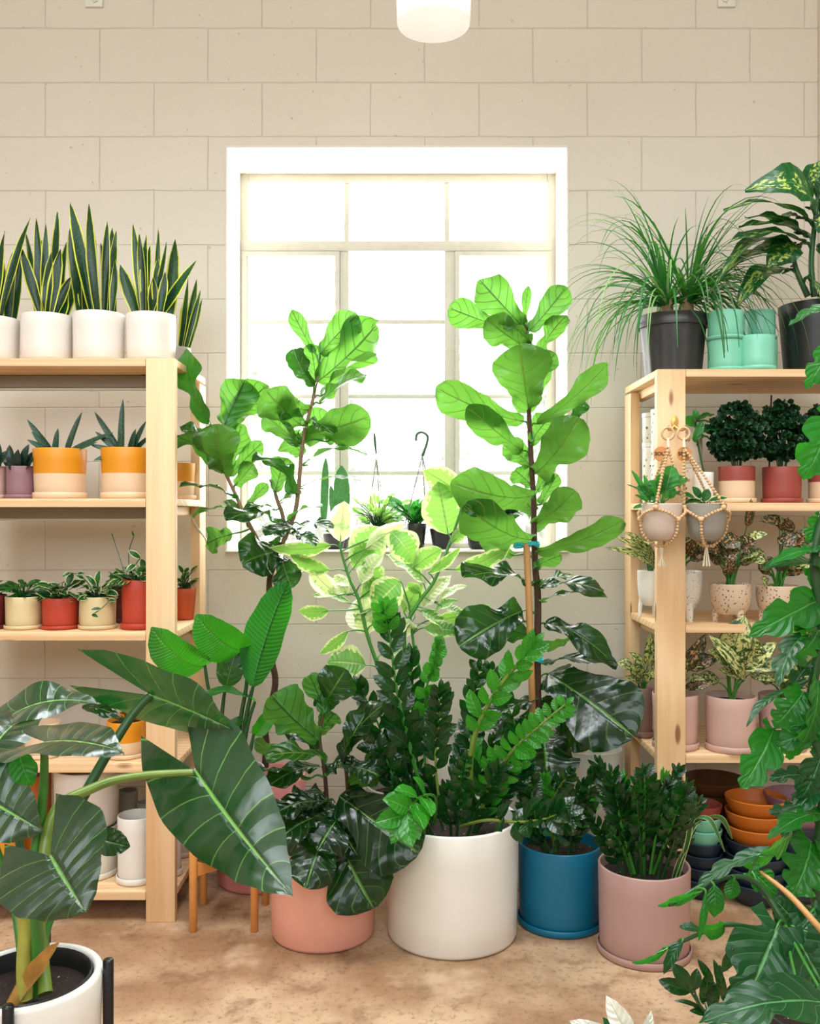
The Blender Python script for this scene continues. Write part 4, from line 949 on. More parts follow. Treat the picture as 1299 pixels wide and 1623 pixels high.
hanger('bead hanger with a wooden tag, right one on the post', 'grey pot of dark glossy-leaved plant in the right bead hanger', 1119, 798, 858, 31, 1083, 687, D1, 'greypot', 1,
 [(1100, 790, 1068, 782, 22, 'u'), (1110, 790, 1097, 771, 16, 'c', dict(mat='hoya', kind='ell')), (1122, 795, 1152, 789, 17, 'u', dict(mat='hoya', kind='ell')), (1115, 795, 1122, 775, 14, 'c', dict(kind='ell')), (1115, 798, 1093, 795, 12, 'u', dict(kind='ell')), (1110, 792, 1080, 800, 15, 'u', dict(mat='hoya', kind='ell'))], 1)

# ---------------------------------------------------------------- things on the window sill
D = WALL+.16; zs = WZ0+.001
def sillpot(name, label, px, rpx, h, mat='black', D=D):
    t = thing(name, label, 'plant', (X(px, D), D, zs), 'plants on the window sill'); pot('', '', '', X(px, D), D, rpx/F*D, zs, h, mat, saucer=False, tap=.75, root=t); return t
def hook(t, px, ytop, ybot, hx, D):
    mb = MB(); mb.tube([P(px-9*hx, ytop+14, D), P(px-8*hx, ytop+4, D), P(px, ytop, D), P(px+9*hx, ytop+6, D), P(px+8*hx, ytop+18, D), P(px+1, ytop+38, D)], [.005]*5+[.007], n=8); mb.build('hook', M['wire'], t)
    for s in (-1, .3, 1):
        mb = MB(); mb.tube([P(px+1, ytop+38, D), P(px+s*26, ybot, D+s*.03)], .0022, n=5); mb.build('wire', M['thinwire'], t)
t = sillpot('hanging_basket_plant', 'pot of pale trailing leaves on the sill with its green hook side-on', 600, 20, .09)
mb = MB(); mb.tube([P(593, 687, D), P(594, 700, D), P(596, 719, D)], [.004, .006, .003], n=8); mb.build('hook', M['wire'], t)
for s in (-14, 8, 16):
    mb = MB(); mb.tube([P(596, 728, D), P(596+s, 828, D+s*.002)], .0018, n=5); mb.build('wire', M['thinwire'], t)
bushy(t, X(600, D), D, zs+.08, .13, .14, 70, .055, 'rubber', asp=.5, ry=.06)
t = sillpot('hanging_basket_plant', 'green pot on the sill under the upright curved green hook', 660, 16, .10)
hook(t, 668, 685, 830, 1, D)
bushy(t, X(655, D), D, zs+.085, .09, .13, 50, .065, 'mon', asp=.6, ry=.05)
t = sillpot('potted_trailing_plant', 'dark pot of small bright leaves on the sill left of the hooks', 530, 19, .06)
bushy(t, X(535, D), D, zs+.05, .06, .07, 26, .045, 'pep', asp=.6, ry=.05)
t = sillpot('potted_cactus', 'flat-stemmed green cactus standing on the sill against the glass', 541, 14, .05, D=WALL+.23)
Dc = WALL+.23
for (a, b, wd) in (((541, 835), (541, 738), 26), ((512, 835), (516, 726), 12), ((530, 830), (524, 770), 10)):
    A = P(a[0], a[1], Dc); B = P(b[0], b[1], Dc); mb = MB(); leaf_mesh(mb, A, B, wd/F*Dc, 'round', (0, -1, 0), bend=.01, fold=0, wave=.05, nu=3, nv=10)
    n = len(mb.v); leaf_mesh(mb, A+Vector((0, .012, 0)), B+Vector((0, .012, 0)), wd/F*Dc, 'round', (0, 1, 0), bend=.01, fold=0, wave=.02, nu=3, nv=10); mb.build('pad', M['cactus'], t)
t = sillpot('potted_trailing_plant', 'pot of white-edged leaves on the sill behind the right fig', 700, 20, .08)
bushy(t, X(705, D), D, zs+.07, .09, .10, 34, .055, 'hoya', asp=.6, ry=.05)
t = sillpot('potted_ficus', 'pot of dark shiny leaves on the sill right beside the tall fig', 760, 24, .10)
bushy(t, X(770, D), D, zs+.09, .12, .13, 22, .11, 'figdark', kind='fig', asp=.6, ry=.05)

# ---------------------------------------------------------------- left fiddle leaf fig tree
D = 3.2; r = .155; cx = X(412, D)
t = thing('fiddle_leaf_fig', 'branched fiddle leaf fig tree left of the window in a rose pink pot', 'plant', (cx, D, 0), 'fiddle leaf figs')
pot('', '', '', cx, D, r, 0, .36, 'pinkpot', saucer=False, tap=.93, root=t)
pl = Plant(t, 'fig', 3.1, 'bark', 'fig', .004)
pl.stem(((420, 1215, 3.19), (422, 1180, 3.17), (421, 1150, 3.15), (436, 1085, 3.13), (430, 1040, 3.12), (427, 960), (427, 920), (434, 895), (446, 860)), .012, .009)
for pts in (((446, 865), (461, 830), (470, 800), (475, 750), (478, 715), (486, 670), (494, 640), (500, 612), (506, 580)), ((430, 900), (405, 850), (385, 812), (376, 790), (362, 760), (356, 745), (352, 715)), ((450, 850), (448, 818), (440, 795), (434, 775), (428, 760))):
    pl.stem(pts, .008, .0045, mat='barklite', name='branch')
pl.leaves([
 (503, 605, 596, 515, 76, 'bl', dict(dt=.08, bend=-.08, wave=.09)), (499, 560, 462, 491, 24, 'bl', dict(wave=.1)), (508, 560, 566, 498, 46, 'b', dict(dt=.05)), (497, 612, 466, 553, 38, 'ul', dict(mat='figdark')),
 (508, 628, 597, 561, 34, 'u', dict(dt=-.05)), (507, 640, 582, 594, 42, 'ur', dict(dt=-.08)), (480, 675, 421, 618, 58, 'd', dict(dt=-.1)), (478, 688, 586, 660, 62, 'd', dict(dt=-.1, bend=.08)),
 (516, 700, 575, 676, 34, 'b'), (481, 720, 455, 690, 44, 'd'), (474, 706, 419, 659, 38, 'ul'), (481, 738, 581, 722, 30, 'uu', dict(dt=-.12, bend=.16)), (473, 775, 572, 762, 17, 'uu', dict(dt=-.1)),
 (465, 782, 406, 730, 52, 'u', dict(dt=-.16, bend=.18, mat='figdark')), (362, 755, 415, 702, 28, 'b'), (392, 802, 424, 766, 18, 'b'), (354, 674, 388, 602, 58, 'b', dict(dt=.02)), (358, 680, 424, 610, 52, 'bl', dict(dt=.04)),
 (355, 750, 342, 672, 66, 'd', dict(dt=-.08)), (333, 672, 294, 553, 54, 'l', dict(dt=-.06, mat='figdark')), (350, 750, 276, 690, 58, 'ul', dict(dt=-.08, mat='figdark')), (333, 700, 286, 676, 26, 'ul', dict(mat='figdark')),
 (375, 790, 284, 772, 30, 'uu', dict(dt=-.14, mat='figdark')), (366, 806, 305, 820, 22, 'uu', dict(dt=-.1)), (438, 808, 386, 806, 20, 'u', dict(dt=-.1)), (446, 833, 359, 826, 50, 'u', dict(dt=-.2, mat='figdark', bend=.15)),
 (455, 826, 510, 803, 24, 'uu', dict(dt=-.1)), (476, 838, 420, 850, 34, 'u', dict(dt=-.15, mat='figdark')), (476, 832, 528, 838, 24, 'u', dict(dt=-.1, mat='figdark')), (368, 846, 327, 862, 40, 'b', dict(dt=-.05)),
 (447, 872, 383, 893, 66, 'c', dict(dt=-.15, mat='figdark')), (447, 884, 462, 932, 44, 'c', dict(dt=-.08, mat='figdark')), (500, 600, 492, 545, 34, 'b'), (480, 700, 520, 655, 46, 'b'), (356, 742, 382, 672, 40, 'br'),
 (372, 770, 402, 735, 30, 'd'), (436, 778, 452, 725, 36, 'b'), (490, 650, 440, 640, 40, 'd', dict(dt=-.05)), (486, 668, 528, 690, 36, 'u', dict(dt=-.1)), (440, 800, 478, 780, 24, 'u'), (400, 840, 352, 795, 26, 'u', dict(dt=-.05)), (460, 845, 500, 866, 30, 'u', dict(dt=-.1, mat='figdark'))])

# ---------------------------------------------------------------- right fiddle leaf fig tree
D = 3.22; r = .155; cx = X(848, D)
t = thing('fiddle_leaf_fig', 'tall single-stem fiddle leaf fig tied to a stake right of the window', 'plant', (cx, D, 0), 'fiddle leaf figs')
pot('', '', '', cx, D, r, 0, .40, 'clean', saucer=False, tap=.95, root=t)
pl = Plant(t, 'fig', 3.12, 'bark', 'fig', .004)
pl.stem(((852, 1240, 3.2), (852, 1150), (851, 1050), (852, 950), (848, 900), (846, 850), (845, 790), (840, 700), (837, 640), (834, 580), (834, 515)), .014, .006)
mb = MB(); mb.tube([P(846, 1240, 3.2), P(843, 1108, 3.07), P(838, 960, 3.07), P(834, 861, 3.07)], .0115, n=10); mb.build('stake', M['stake'], t)
for (y, xx) in ((864, 836), (1047, 842)):
    mb = MB(); c = P(xx+4, y, 3.09)
    for k in range(2): mb.tube([c+Vector((.028*math.cos(a)*(1+.05*k), .03*math.sin(a), .005*math.sin(3*a)+k*.006)) for a in [i*.55 for i in range(13)]], .0035, n=6, smooth=2)
    mb.tube([c+Vector((-.022, -.02, 0)), c+Vector((-.045, -.02, .006)), c+Vector((-.052, -.015, -.006)), c+Vector((-.03, -.02, -.004))], .006, n=6); mb.build('tie', M['tie'], t)
pl.leaves([
 (832, 522, 759, 443, 56, 'b', dict(bend=-.1)), (789, 517, 711, 488, 44, 'bl', dict(bend=.05)), (839, 524, 897, 454, 42, 'br'), (830, 514, 837, 453, 14, 'b'), (836, 552, 770, 506, 48, 'd', dict(dt=-.08)), (838, 545, 796, 516, 42, 'u', dict(dt=-.1)),
 (855, 560, 898, 500, 36, 'bl', dict(dt=-.05)), (837, 648, 822, 546, 84, 'd', dict(dt=-.12, bend=.06, wave=.08)), (829, 668, 690, 614, 54, 'd', dict(dt=-.08, bend=.12)), (851, 672, 963, 577, 38, 'd', dict(dt=-.06)),
 (828, 714, 741, 643, 44, 'd', dict(dt=-.14)), (848, 750, 918, 662, 68, 'd', dict(dt=-.14, bend=.14)), (909, 664, 924, 634, 26, 'c', dict(mat='figdark', dt=-.02, pet=False)), (845, 786, 714, 764, 66, 'd', dict(dt=-.12, bend=.16)),
 (842, 855, 736, 800, 70, 'd', dict(dt=-.14, bend=.14)), (845, 832, 912, 778, 52, 'd', dict(dt=-.08)), (846, 815, 824, 782, 40, 'b', dict(dt=.05)), (851, 874, 988, 825, 40, 'd', dict(dt=-.12, bend=.1)), (814, 880, 760, 850, 26, 'd'),
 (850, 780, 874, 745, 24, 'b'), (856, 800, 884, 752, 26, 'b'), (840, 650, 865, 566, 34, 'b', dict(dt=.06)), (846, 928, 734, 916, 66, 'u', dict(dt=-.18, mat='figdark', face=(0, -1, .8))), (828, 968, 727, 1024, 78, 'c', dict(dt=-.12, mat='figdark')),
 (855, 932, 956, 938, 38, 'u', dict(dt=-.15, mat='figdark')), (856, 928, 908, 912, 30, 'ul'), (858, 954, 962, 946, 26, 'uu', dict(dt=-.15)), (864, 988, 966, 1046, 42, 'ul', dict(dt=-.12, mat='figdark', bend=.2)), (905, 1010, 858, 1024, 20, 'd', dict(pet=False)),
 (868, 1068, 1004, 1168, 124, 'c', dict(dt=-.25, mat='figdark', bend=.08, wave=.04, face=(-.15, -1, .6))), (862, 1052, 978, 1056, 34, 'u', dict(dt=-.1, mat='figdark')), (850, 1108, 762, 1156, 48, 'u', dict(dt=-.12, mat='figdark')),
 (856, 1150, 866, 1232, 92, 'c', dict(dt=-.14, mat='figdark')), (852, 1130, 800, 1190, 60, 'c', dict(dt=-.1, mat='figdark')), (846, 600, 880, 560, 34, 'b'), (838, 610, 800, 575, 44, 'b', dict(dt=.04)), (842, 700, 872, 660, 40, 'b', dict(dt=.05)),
 (842, 740, 800, 700, 38, 'b', dict(dt=.05)), (846, 900, 890, 880, 28, 'b'), (848, 1010, 790, 1000, 40, 'b', dict(mat='figdark')), (855, 1110, 940, 1180, 60, 'c', dict(dt=-.05, mat='figdark')), (832, 560, 812, 500, 36, 'b', dict(dt=.05)), (843, 770, 815, 745, 34, 'b')])
# large pale pots behind
t, cx, r, zt = potpx('flower_pot', 'large pale pot standing behind the blue and mauve pots by the right unit', 'pot', 893, 985, 1196, 0, 3.3, 'clean', soil=False, saucer=False)
pot('flower_pot', 'wide cream pot behind the zz plant against the wall', 'pot', X(740, 3.27), 3.27, .14, 0, .46, 'cwhite', soil=False, saucer=False)

# ---------------------------------------------------------------- variegated ficus
D = 3.22; cx = X(640, D)
t = thing('variegated_ficus', 'variegated ficus with lime and cream leaves below the window', 'plant', (cx, D, 0))
pot('', '', '', cx, D, .13, 0, .32, 'greypot', saucer=False, root=t)
pl = Plant(t, 'rubber', 3.08, 'stem', 'ova', .003, .01)
pl.stem(((640, 1235, 3.2), (628, 1150), (600, 1060), (582, 1007), (568, 950), (555, 921), (545, 890), (537, 862)), .008, .004)
pl.stem(((645, 1235, 3.2), (655, 1120), (640, 1010), (660, 960), (686, 924), (704, 883), (722, 835), (738, 782)), .008, .004)
pl.stem(((650, 1235, 3.2), (668, 1100), (655, 1020), (648, 960)), .006, .004)
pl.leaves([
 (539, 858, 545, 794, 38, 'b', dict(mat='rubberpale')), (558, 888, 606, 836, 54, 'br', dict(bend=.05)), (523, 864, 428, 868, 24, 'd', dict(dt=-.05)), (572, 926, 608, 878, 40, 'u', dict(mat='rubberpale')), (523, 904, 459, 879, 24, 'd'),
 (534, 943, 490, 898, 30, 'd', dict(mat='rubberpale')), (549, 943, 529, 912, 32, 'u', dict(mat='rubberpale')), (558, 957, 491, 945, 18, 'u'), (520, 968, 473, 968, 24, 'd'), (572, 946, 612, 916, 24, 'c'), (582, 1004, 574, 943, 50, 'c', dict(mat='rubberpale')),
 (634, 921, 590, 965, 46, 'c', dict(mat='rubber')), (551, 1001, 507, 1036, 18, 'd'), (670, 924, 611, 878, 36, 'u'), (620, 843, 655, 893, 44, 'c', dict(bend=.2)), (710, 846, 694, 763, 60, 'b', dict(bend=.03)), (731, 784, 670, 745, 38, 'b'),
 (669, 963, 716, 912, 34, 'u', dict(mat='rubberpale')), (693, 954, 740, 928, 20, 'u', dict(mat='rubberpale')), (657, 978, 632, 934, 28, 'u', dict(mat='rubberpale')), (665, 968, 715, 1006, 28, 'u'), (683, 982, 778, 959, 26, 'd'),
 (661, 996, 622, 984, 28, 'd', dict(mat='rubberpale')), (672, 995, 732, 1001, 24, 'c', dict(mat='rubber')), (690, 968, 725, 952, 22, 'u'), (579, 1054, 518, 1049, 46, 'c', dict(mat='rubber')), (665, 940, 645, 925, 16, 'b'), (679, 908, 729, 868, 16, 'd'),
 (721, 903, 808, 868, 28, 'd'), (600, 930, 575, 890, 34, 'b'), (640, 970, 668, 925, 32, 'b'), (590, 990, 620, 950, 34, 'u'), (600, 1040, 648, 1030, 34, 'u', dict(mat='rubber')), (700, 960, 740, 985, 24, 'u'), (560, 900, 590, 860, 34, 'b'),
 (655, 900, 700, 870, 30, 'b'), (620, 1010, 650, 985, 30, 'u', dict(mat='rubberpale')), (580, 870, 640, 830, 26, 'b', dict(mat='rubberpale')), (600, 960, 560, 975, 26, 'u'), (716, 860, 742, 838, 18, 'b'), (735, 790, 760, 760, 30, 'b'), (560, 930, 520, 920, 26, 'u', dict(mat='rubberpale'))], ws=1.25)

# ---------------------------------------------------------------- plant stand and bird of paradise
D = 2.89; cx = X(363, D)
st = thing('plant_stand', 'low four-legged bamboo plant stand under the bird of paradise', 'stand', (cx, D, 0))
for x, d in ((306, 2.8), (403, 2.8), (322, 2.99), (421, 2.99)):
    mb = MB(); lx = X(x, d); mb.lathe(lx, d, [(.0105, 0), (.012, .002), (.012, .272), (.010, .275)], n=20, cap1=True); mb.build('leg', M['bamboo'], st)
def barb(x0, d0, x1, d1, z0, z1, wd, par):
    a = Vector((X(x0, d0), d0, 0)); b = Vector((X(x1, d1), d1, 0)); dd = (b-a).normalized(); n = Vector((-dd.y, dd.x, 0))*wd/2; a = a+dd*.010; b = b-dd*.010
    mb = MB(); q = [a-n, a+n, b+n, b-n]; k = [tuple(Vector((p.x, p.y, z))) for z in (z0, z1) for p in q]
    mb.v = k; mb.f = [(3, 2, 1, 0), (4, 5, 6, 7), (0, 1, 5, 4), (1, 2, 6, 5), (2, 3, 7, 6), (3, 0, 4, 7)]; mb.m = [0]*6; mb.uv = [((0, 0),)*4]*6
    mb.build('crossbar', M['bamboo'], par, smooth=False)
barb(306, 2.8, 421, 2.99, .165, .200, .02, st); barb(403, 2.8, 322, 2.99, .1651, .2001, .02, st)
r = .108; zb = .2005
t = thing('bird_of_paradise', 'bird of paradise with upright paddle leaves in a grey pot on the bamboo stand', 'plant', (cx, D, zb))
zt = Z(1232, D-r); pot('', '', '', cx, D, r, zb, zt-zb, 'greymauve', root=t, tap=.9)
pl = Plant(t, 'strel', D, 'stemdark', 'strel', .006)
for pts in (((384, 1225), (388, 1150), (398, 1100), (402, 1085)), ((378, 1225), (380, 1150), (391, 1080), (390, 1025)), ((365, 1225), (350, 1160), (332, 1100), (324, 1052)), ((362, 1220), (352, 1150), (354, 1110), (358, 1087)),
            ((380, 1220), (392, 1150), (404, 1112)), ((372, 1225), (366, 1190), (362, 1165)), ((384, 1225), (396, 1190), (402, 1163))):
    pl.stem(pts, .0085, .0045, name='petiole', add=False)
pl.leaves([(401, 1088, 457, 920, 82, 'bl', dict(dt=.1, bend=.04, fold=.25, wave=.02)), (390, 1030, 311, 974, 74, 'd', dict(dt=-.1, bend=.22, fold=.2, wave=.02)), (326, 1056, 240, 994, 70, 'd', dict(dt=-.12, bend=.22, wave=.02)),
           (358, 1088, 379, 1018, 46, 'c', dict(dt=.03, mat='figdark', bend=.1)), (404, 1112, 316, 1102, 36, 'uu', dict(dt=-.1, bend=.12)), (388, 1140, 352, 1166, 26, 'u', dict(dt=-.05)), (402, 1166, 434, 1122, 28, 'ur'),
           (352, 1210, 376, 1188, 16, 'c'), (366, 1170, 345, 1185, 18, 'u')], pet=False, nv=16, nu=4)

# ---------------------------------------------------------------- salmon pot with fig bush
D = 2.80; cx = X(512, D)
t = thing('fiddle_leaf_fig', 'bushy young fiddle leaf fig in the large salmon pot', 'plant', (cx, D, 0), 'fiddle leaf figs')
pot('', '', '', cx, D, .158, 0, .31, 'salmon', saucer=False, tap=.97, root=t, n=64)
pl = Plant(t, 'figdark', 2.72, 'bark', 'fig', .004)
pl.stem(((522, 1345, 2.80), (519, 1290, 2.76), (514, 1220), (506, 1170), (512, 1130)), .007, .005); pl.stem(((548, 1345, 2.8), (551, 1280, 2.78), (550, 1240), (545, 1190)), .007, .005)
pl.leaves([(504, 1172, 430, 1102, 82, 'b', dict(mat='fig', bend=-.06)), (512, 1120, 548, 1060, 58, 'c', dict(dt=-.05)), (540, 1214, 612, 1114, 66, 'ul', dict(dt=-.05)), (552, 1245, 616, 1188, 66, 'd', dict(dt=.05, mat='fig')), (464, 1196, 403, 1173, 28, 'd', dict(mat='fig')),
 (518, 1204, 420, 1200, 40, 'u', dict(dt=-.12, mat='fig')), (508, 1214, 426, 1246, 42, 'u', dict(dt=-.14)), (503, 1190, 444, 1150, 40, 'u', dict(dt=.04)), (490, 1235, 400, 1228, 34, 'ul', dict(dt=-.1)), (528, 1268, 458, 1356, 56, 'l', dict(dt=-.1)),
 (518, 1312, 484, 1408, 66, 'c', dict(dt=-.16, bend=.1)), (538, 1262, 664, 1352, 124, 'c', dict(dt=-.14, bend=.08, wave=.04, face=(-.1, -1, .5))), (534, 1319, 592, 1440, 98, 'c', dict(dt=-.14, bend=.12, wave=.05)), (546, 1190, 580, 1130, 44, 'c'),
 (514, 1130, 490, 1070, 36, 'b', dict(mat='fig')), (516, 1230, 560, 1200, 40, 'u'), (545, 1215, 600, 1230, 50, 'u', dict(dt=-.05)), (512, 1255, 470, 1275, 46, 'u', dict(dt=-.08)), (520, 1280, 440, 1300, 44, 'u', dict(dt=-.1)), (548, 1260, 590, 1290, 50, 'u'), (506, 1165, 530, 1130, 36, 'b', dict(mat='fig')),
 (540, 1290, 503, 1348, 70, 'c', dict(dt=-.1)), (535, 1300, 566, 1356, 62, 'c', dict(dt=-.1)), (522, 1290, 440, 1332, 56, 'u', dict(dt=-.12)), (515, 1270, 435, 1290, 50, 'u', dict(dt=-.1)),
 (552, 1290, 620, 1300, 60, 'u', dict(dt=.04)), (510, 1300, 462, 1330, 44, 'u')])

# ---------------------------------------------------------------- zz plants
def zzplant(label, cx, D, r, h, mat, saucer, fronds, rnd, z0=0, span=.14, hgt=.3, group='zz plants', rll=.05, tap=.97, front=.5):
    t = thing('zz_plant', label, 'plant', (cx, D, z0), group)
    pot('', '', '', cx, D, r, z0, h, mat, saucer=saucer, tap=tap, root=t, n=72)
    for f in fronds: frond(t, *f[0:4], **(f[4] if len(f) > 4 else {}))
    for i in range(rnd):
        a = R.uniform(0, 6.283); q = R.random()**.5; b = Vector((cx+math.cos(a)*r*.45*q, D+math.sin(a)*r*.45*q, z0+h*.85))
        up = hgt*R.uniform(.6, 1.1); e = b+Vector((math.cos(a)*span*q, math.sin(a)*span*q*.8, up)); m = b.lerp(e, .5)+Vector((0, 0, up*.12))
        pts = [((p.x/p.y)*F+CX, CY-(p.z-H)/p.y*F, p.y) for p in (b, m, e)]
        frond(t, pts, 9, rll*R.uniform(.95, 1.25), rll*.36, mat='zz' if R.random() < .86 else 'zzlite', face=(R.uniform(-1, 1), -1, .5), start=.18, ang=46, stemmat='stemdark')
    return t
L = dict
D = 2.80
zzplant('large zz plant in the biggest white pot at the centre front', X(716, D), D, .199, .350, 'clean', False, [
 ([(745, 1290, 2.75), (746, 1200, 2.72), (760, 1145, 2.7), (790, 1090, 2.68), (825, 1047, 2.66), (846, 1022, 2.65)], 9, .078, .036, L(mat='zzlite', r=.010, start=.32, stemmat='stemolive', taper=.6)),
 ([(760, 1300, 2.74), (775, 1245, 2.7), (812, 1190, 2.66), (853, 1152, 2.64), (896, 1116, 2.62)], 13, .058, .03, L(mat='zzlite', r=.007, start=.25, stemmat='stemolive', ang=75)),
 ([(690, 1300, 2.8), (662, 1230, 2.8), (644, 1160, 2.8), (628, 1090, 2.8), (618, 1010, 2.8), (612, 975, 2.8)], 12, .085, .036, L(mat='zz', r=.008, start=.25)),
 ([(618, 1010, 2.78), (612, 985, 2.77), (606, 962, 2.76)], 3, .07, .034, L(mat='zzlite', r=.003, start=.1)),
 ([(700, 1300, 2.76), (690, 1210, 2.76), (695, 1140, 2.75), (698, 1095, 2.74)], 10, .068, .032, L(stemmat='stemolive')),
 ([(680, 1300, 2.8), (672, 1180, 2.82), (676, 1090, 2.8), (690, 1050, 2.78), (694, 1020, 2.78)], 9, .05, .034, L(mat='zzlite', ang=40)),
 ([(688, 1305, 2.68), (690, 1265, 2.6), (668, 1262, 2.54), (648, 1282, 2.48), (638, 1300, 2.46)], 6, .075, .040, L(mat='zzlite', start=.4, face=(0, -1, .3), ang=62, taper=.9)),
 ([(730, 1310, 2.7), (770, 1300, 2.58), (820, 1303, 2.5), (862, 1298, 2.44), (888, 1290, 2.42), (902, 1297, 2.41)], 9, .07, .036, L(start=.25, face=(0, -.8, .8), ang=58, stemmat='stemolive')),
 ([(770, 1300, 2.85), (800, 1220, 2.9), (820, 1170, 2.92), (800, 1110, 2.92), (775, 1060, 2.92)], 9, .06, .03, L()),
 ([(650, 1300, 2.85), (620, 1220, 2.85), (600, 1150, 2.85), (570, 1090, 2.85)], 9, .08, .036, L()),
 ([(665, 1300, 2.8), (630, 1250, 2.75), (610, 1200, 2.7), (590, 1180, 2.7)], 7, .07, .034, L()),
 ([(640, 1300, 2.9), (640, 1200, 2.92), (655, 1120, 2.92), (650, 1040, 2.92)], 10, .08, .034, L()),
 ([(750, 1300, 2.9), (745, 1200, 2.95), (750, 1120, 2.98), (758, 1060, 2.98)], 9, .07, .034, L())], 14, span=.2, hgt=.26, rll=.06)
D = 2.87
zzplant('dark zz plant in the teal blue pot with matching saucer', X(887, D), D, .127, .247, 'blue', True, [
 ([(880, 1350, 2.86), (870, 1290, 2.8), (885, 1250, 2.74), (905, 1225, 2.7)], 7, .05, .026, L(stemmat='stemolive')),
 ([(870, 1350, 2.86), (850, 1300, 2.8), (842, 1250, 2.78), (845, 1210, 2.76)], 7, .05, .026, L()),
 ([(900, 1350, 2.86), (925, 1290, 2.84), (935, 1250, 2.8), (940, 1225, 2.8)], 7, .05, .026, L()),
 ([(880, 1345, 2.8), (880, 1325, 2.68), (902, 1297, 2.62)], 4, .06, .034, L())], 12, span=.10, hgt=.24, rll=.05)
D = 2.68
t = zzplant('bushy zz plant in the mauve pot with saucer beside the right unit', X(1020, D), D, .1295, .25, 'mauve', True, [
 ([(1005, 1385, 2.66), (985, 1310, 2.66), (975, 1260, 2.66), (968, 1225, 2.66)], 8, .055, .022, L(ang=60)),
 ([(1020, 1385, 2.66), (1020, 1310, 2.62), (1022, 1260, 2.6), (1020, 1225, 2.6)], 9, .06, .024, L(ang=55)),
 ([(1035, 1385, 2.66), (1060, 1320, 2.6), (1075, 1280, 2.56), (1082, 1255, 2.55)], 8, .06, .024, L()),
 ([(1000, 1385, 2.66), (985, 1340, 2.6), (968, 1320, 2.55)], 5, .05, .022, L()),
 ([(1030, 1385, 2.66), (1042, 1310, 2.66), (1060, 1265, 2.66)], 8, .055, .024, L())], 18, span=.11, hgt=.27, rll=.055)
for pts in (((1066, 1395, 2.6), (1078, 1360, 2.58), (1090, 1345, 2.57)), ((1072, 1395, 2.6), (1088, 1340, 2.58), (1098, 1300, 2.56), (1125, 1300, 2.52), (1148, 1350, 2.5)), ((1068, 1395, 2.6), (1100, 1310, 2.62), (1140, 1295, 2.66), (1160, 1330, 2.7))):
    q, _ = spline([P(*p) for p in pts], [1]*len(pts), 6); rows = []; uvs = []
    for i, p in enumerate(q):
        v = i/(len(q)-1); w_ = .020*(math.sin(math.pi*min(.97, .15+v*.85))**.7)/2; s = Vector((.8, -.2, .55))
        rows.append([p-s*w_, p+Vector((0, .003, -.002)), p+s*w_]); uvs.append([(0, v), (.5, v), (1, v)])
    mb = MB(); mb.grid(rows, uvs); mb.build('striped_leaf', M['hoya'], t)

# ---------------------------------------------------------------- foreground left: alocasia in a white pot on a black stand
D = 1.55; cx = X(45, D); r = .119; zt = Z(1543, D); zb = zt-.22
t = thing('alocasia', 'giant-leaved alocasia in a white pot in the left foreground', 'plant', (cx, D, zb))
mb = MB(); mb.lathe(cx, D, potprof(r, zb, .22, .93, .016), n=72); mb.build('pot', M['clean'], t)
mb = MB(); mb.lathe(cx, D, [(r-.017, zt-.008), (r-.02, zt-.002), (r-.024, zt-.008), (r-.026, zt-.05)], n=56, cap0=False); mb.build('liner', M['black'], t)
mb = MB(); mb.lathe(cx, D, [((r-.024)*k/8+.0004, zt-.032+R.uniform(-.003, .004)) for k in range(8, -1, -1)], n=36, cap0=False); mb.build('soil', M['soil'], t)
st = thing('plant_stand', 'black metal plant stand holding the alocasia pot', 'stand', (cx, D, 0))
for k in range(4):
    a = .16+k*math.pi/2-math.pi/2*0; lx = cx+.1275*math.cos(a); ly = D+.1275*math.sin(a)
    mb = MB(); mb.lathe(lx, ly, [(.008, 0), (.0088, .002), (.0088, zt+.012), (.007, zt+.0145)], n=20, cap1=True); mb.build('leg', M['blackmetal'], st)
for k in range(2):
    a = .16+k*math.pi/2; mb = MB(); mb.tube([(cx-.12*math.cos(a), D-.12*math.sin(a), zb-.009), (cx+.12*math.cos(a), D+.12*math.sin(a), zb-.009)], .0075, smooth=0); mb.build('crossbar', M['blackmetal'], st)
pl = Plant(t, 'aloc', D, 'stem', 'heart', .006)
for pts, r0, r1, m in ((((58, 1575, 1.52), (60, 1500, 1.5), (58, 1440, 1.46), (76, 1370, 1.42)), .012, .007, 'stem'), (((72, 1575, 1.5), (66, 1480, 1.55), (80, 1300, 1.62), (150, 1248, 1.66), (220, 1230, 1.68), (306, 1224, 1.69)), .012, .006, 'stemolive'),
     (((64, 1560, 1.56), (70, 1450, 1.6), (90, 1350, 1.66), (150, 1230, 1.72), (205, 1140, 1.76), (238, 1102, 1.77)), .013, .007, 'stemdark'), (((50, 1570, 1.55), (52, 1400, 1.6), (66, 1280, 1.62), (70, 1225, 1.6), (70, 1180, 1.55)), .011, .006, 'stem'),
     (((40, 1560, 1.55), (24, 1440, 1.6), (4, 1372, 1.62), (-20, 1300, 1.6)), .008, .005, 'stem'), (((62, 1565, 1.52), (74, 1480, 1.55), (94, 1428, 1.57)), .007, .004, 'stem'), (((45, 1565, 1.56), (36, 1380, 1.7), (20, 1250, 1.75), (12, 1140, 1.75)), .009, .006, 'stemdark')):
    pl.stem(pts, r0, r1, mat=m, name='petiole', n=10, add=False)
mb = MB(); mb.tube([P(40, 1582, 1.5), P(38, 1530, 1.5), P(40, 1480, 1.5), P(36, 1440, 1.5), P(30, 1433, 1.49)], [.013, .012, .011, .012, .008], n=10); mb.build('cut_stem', M['oldstem'], t)
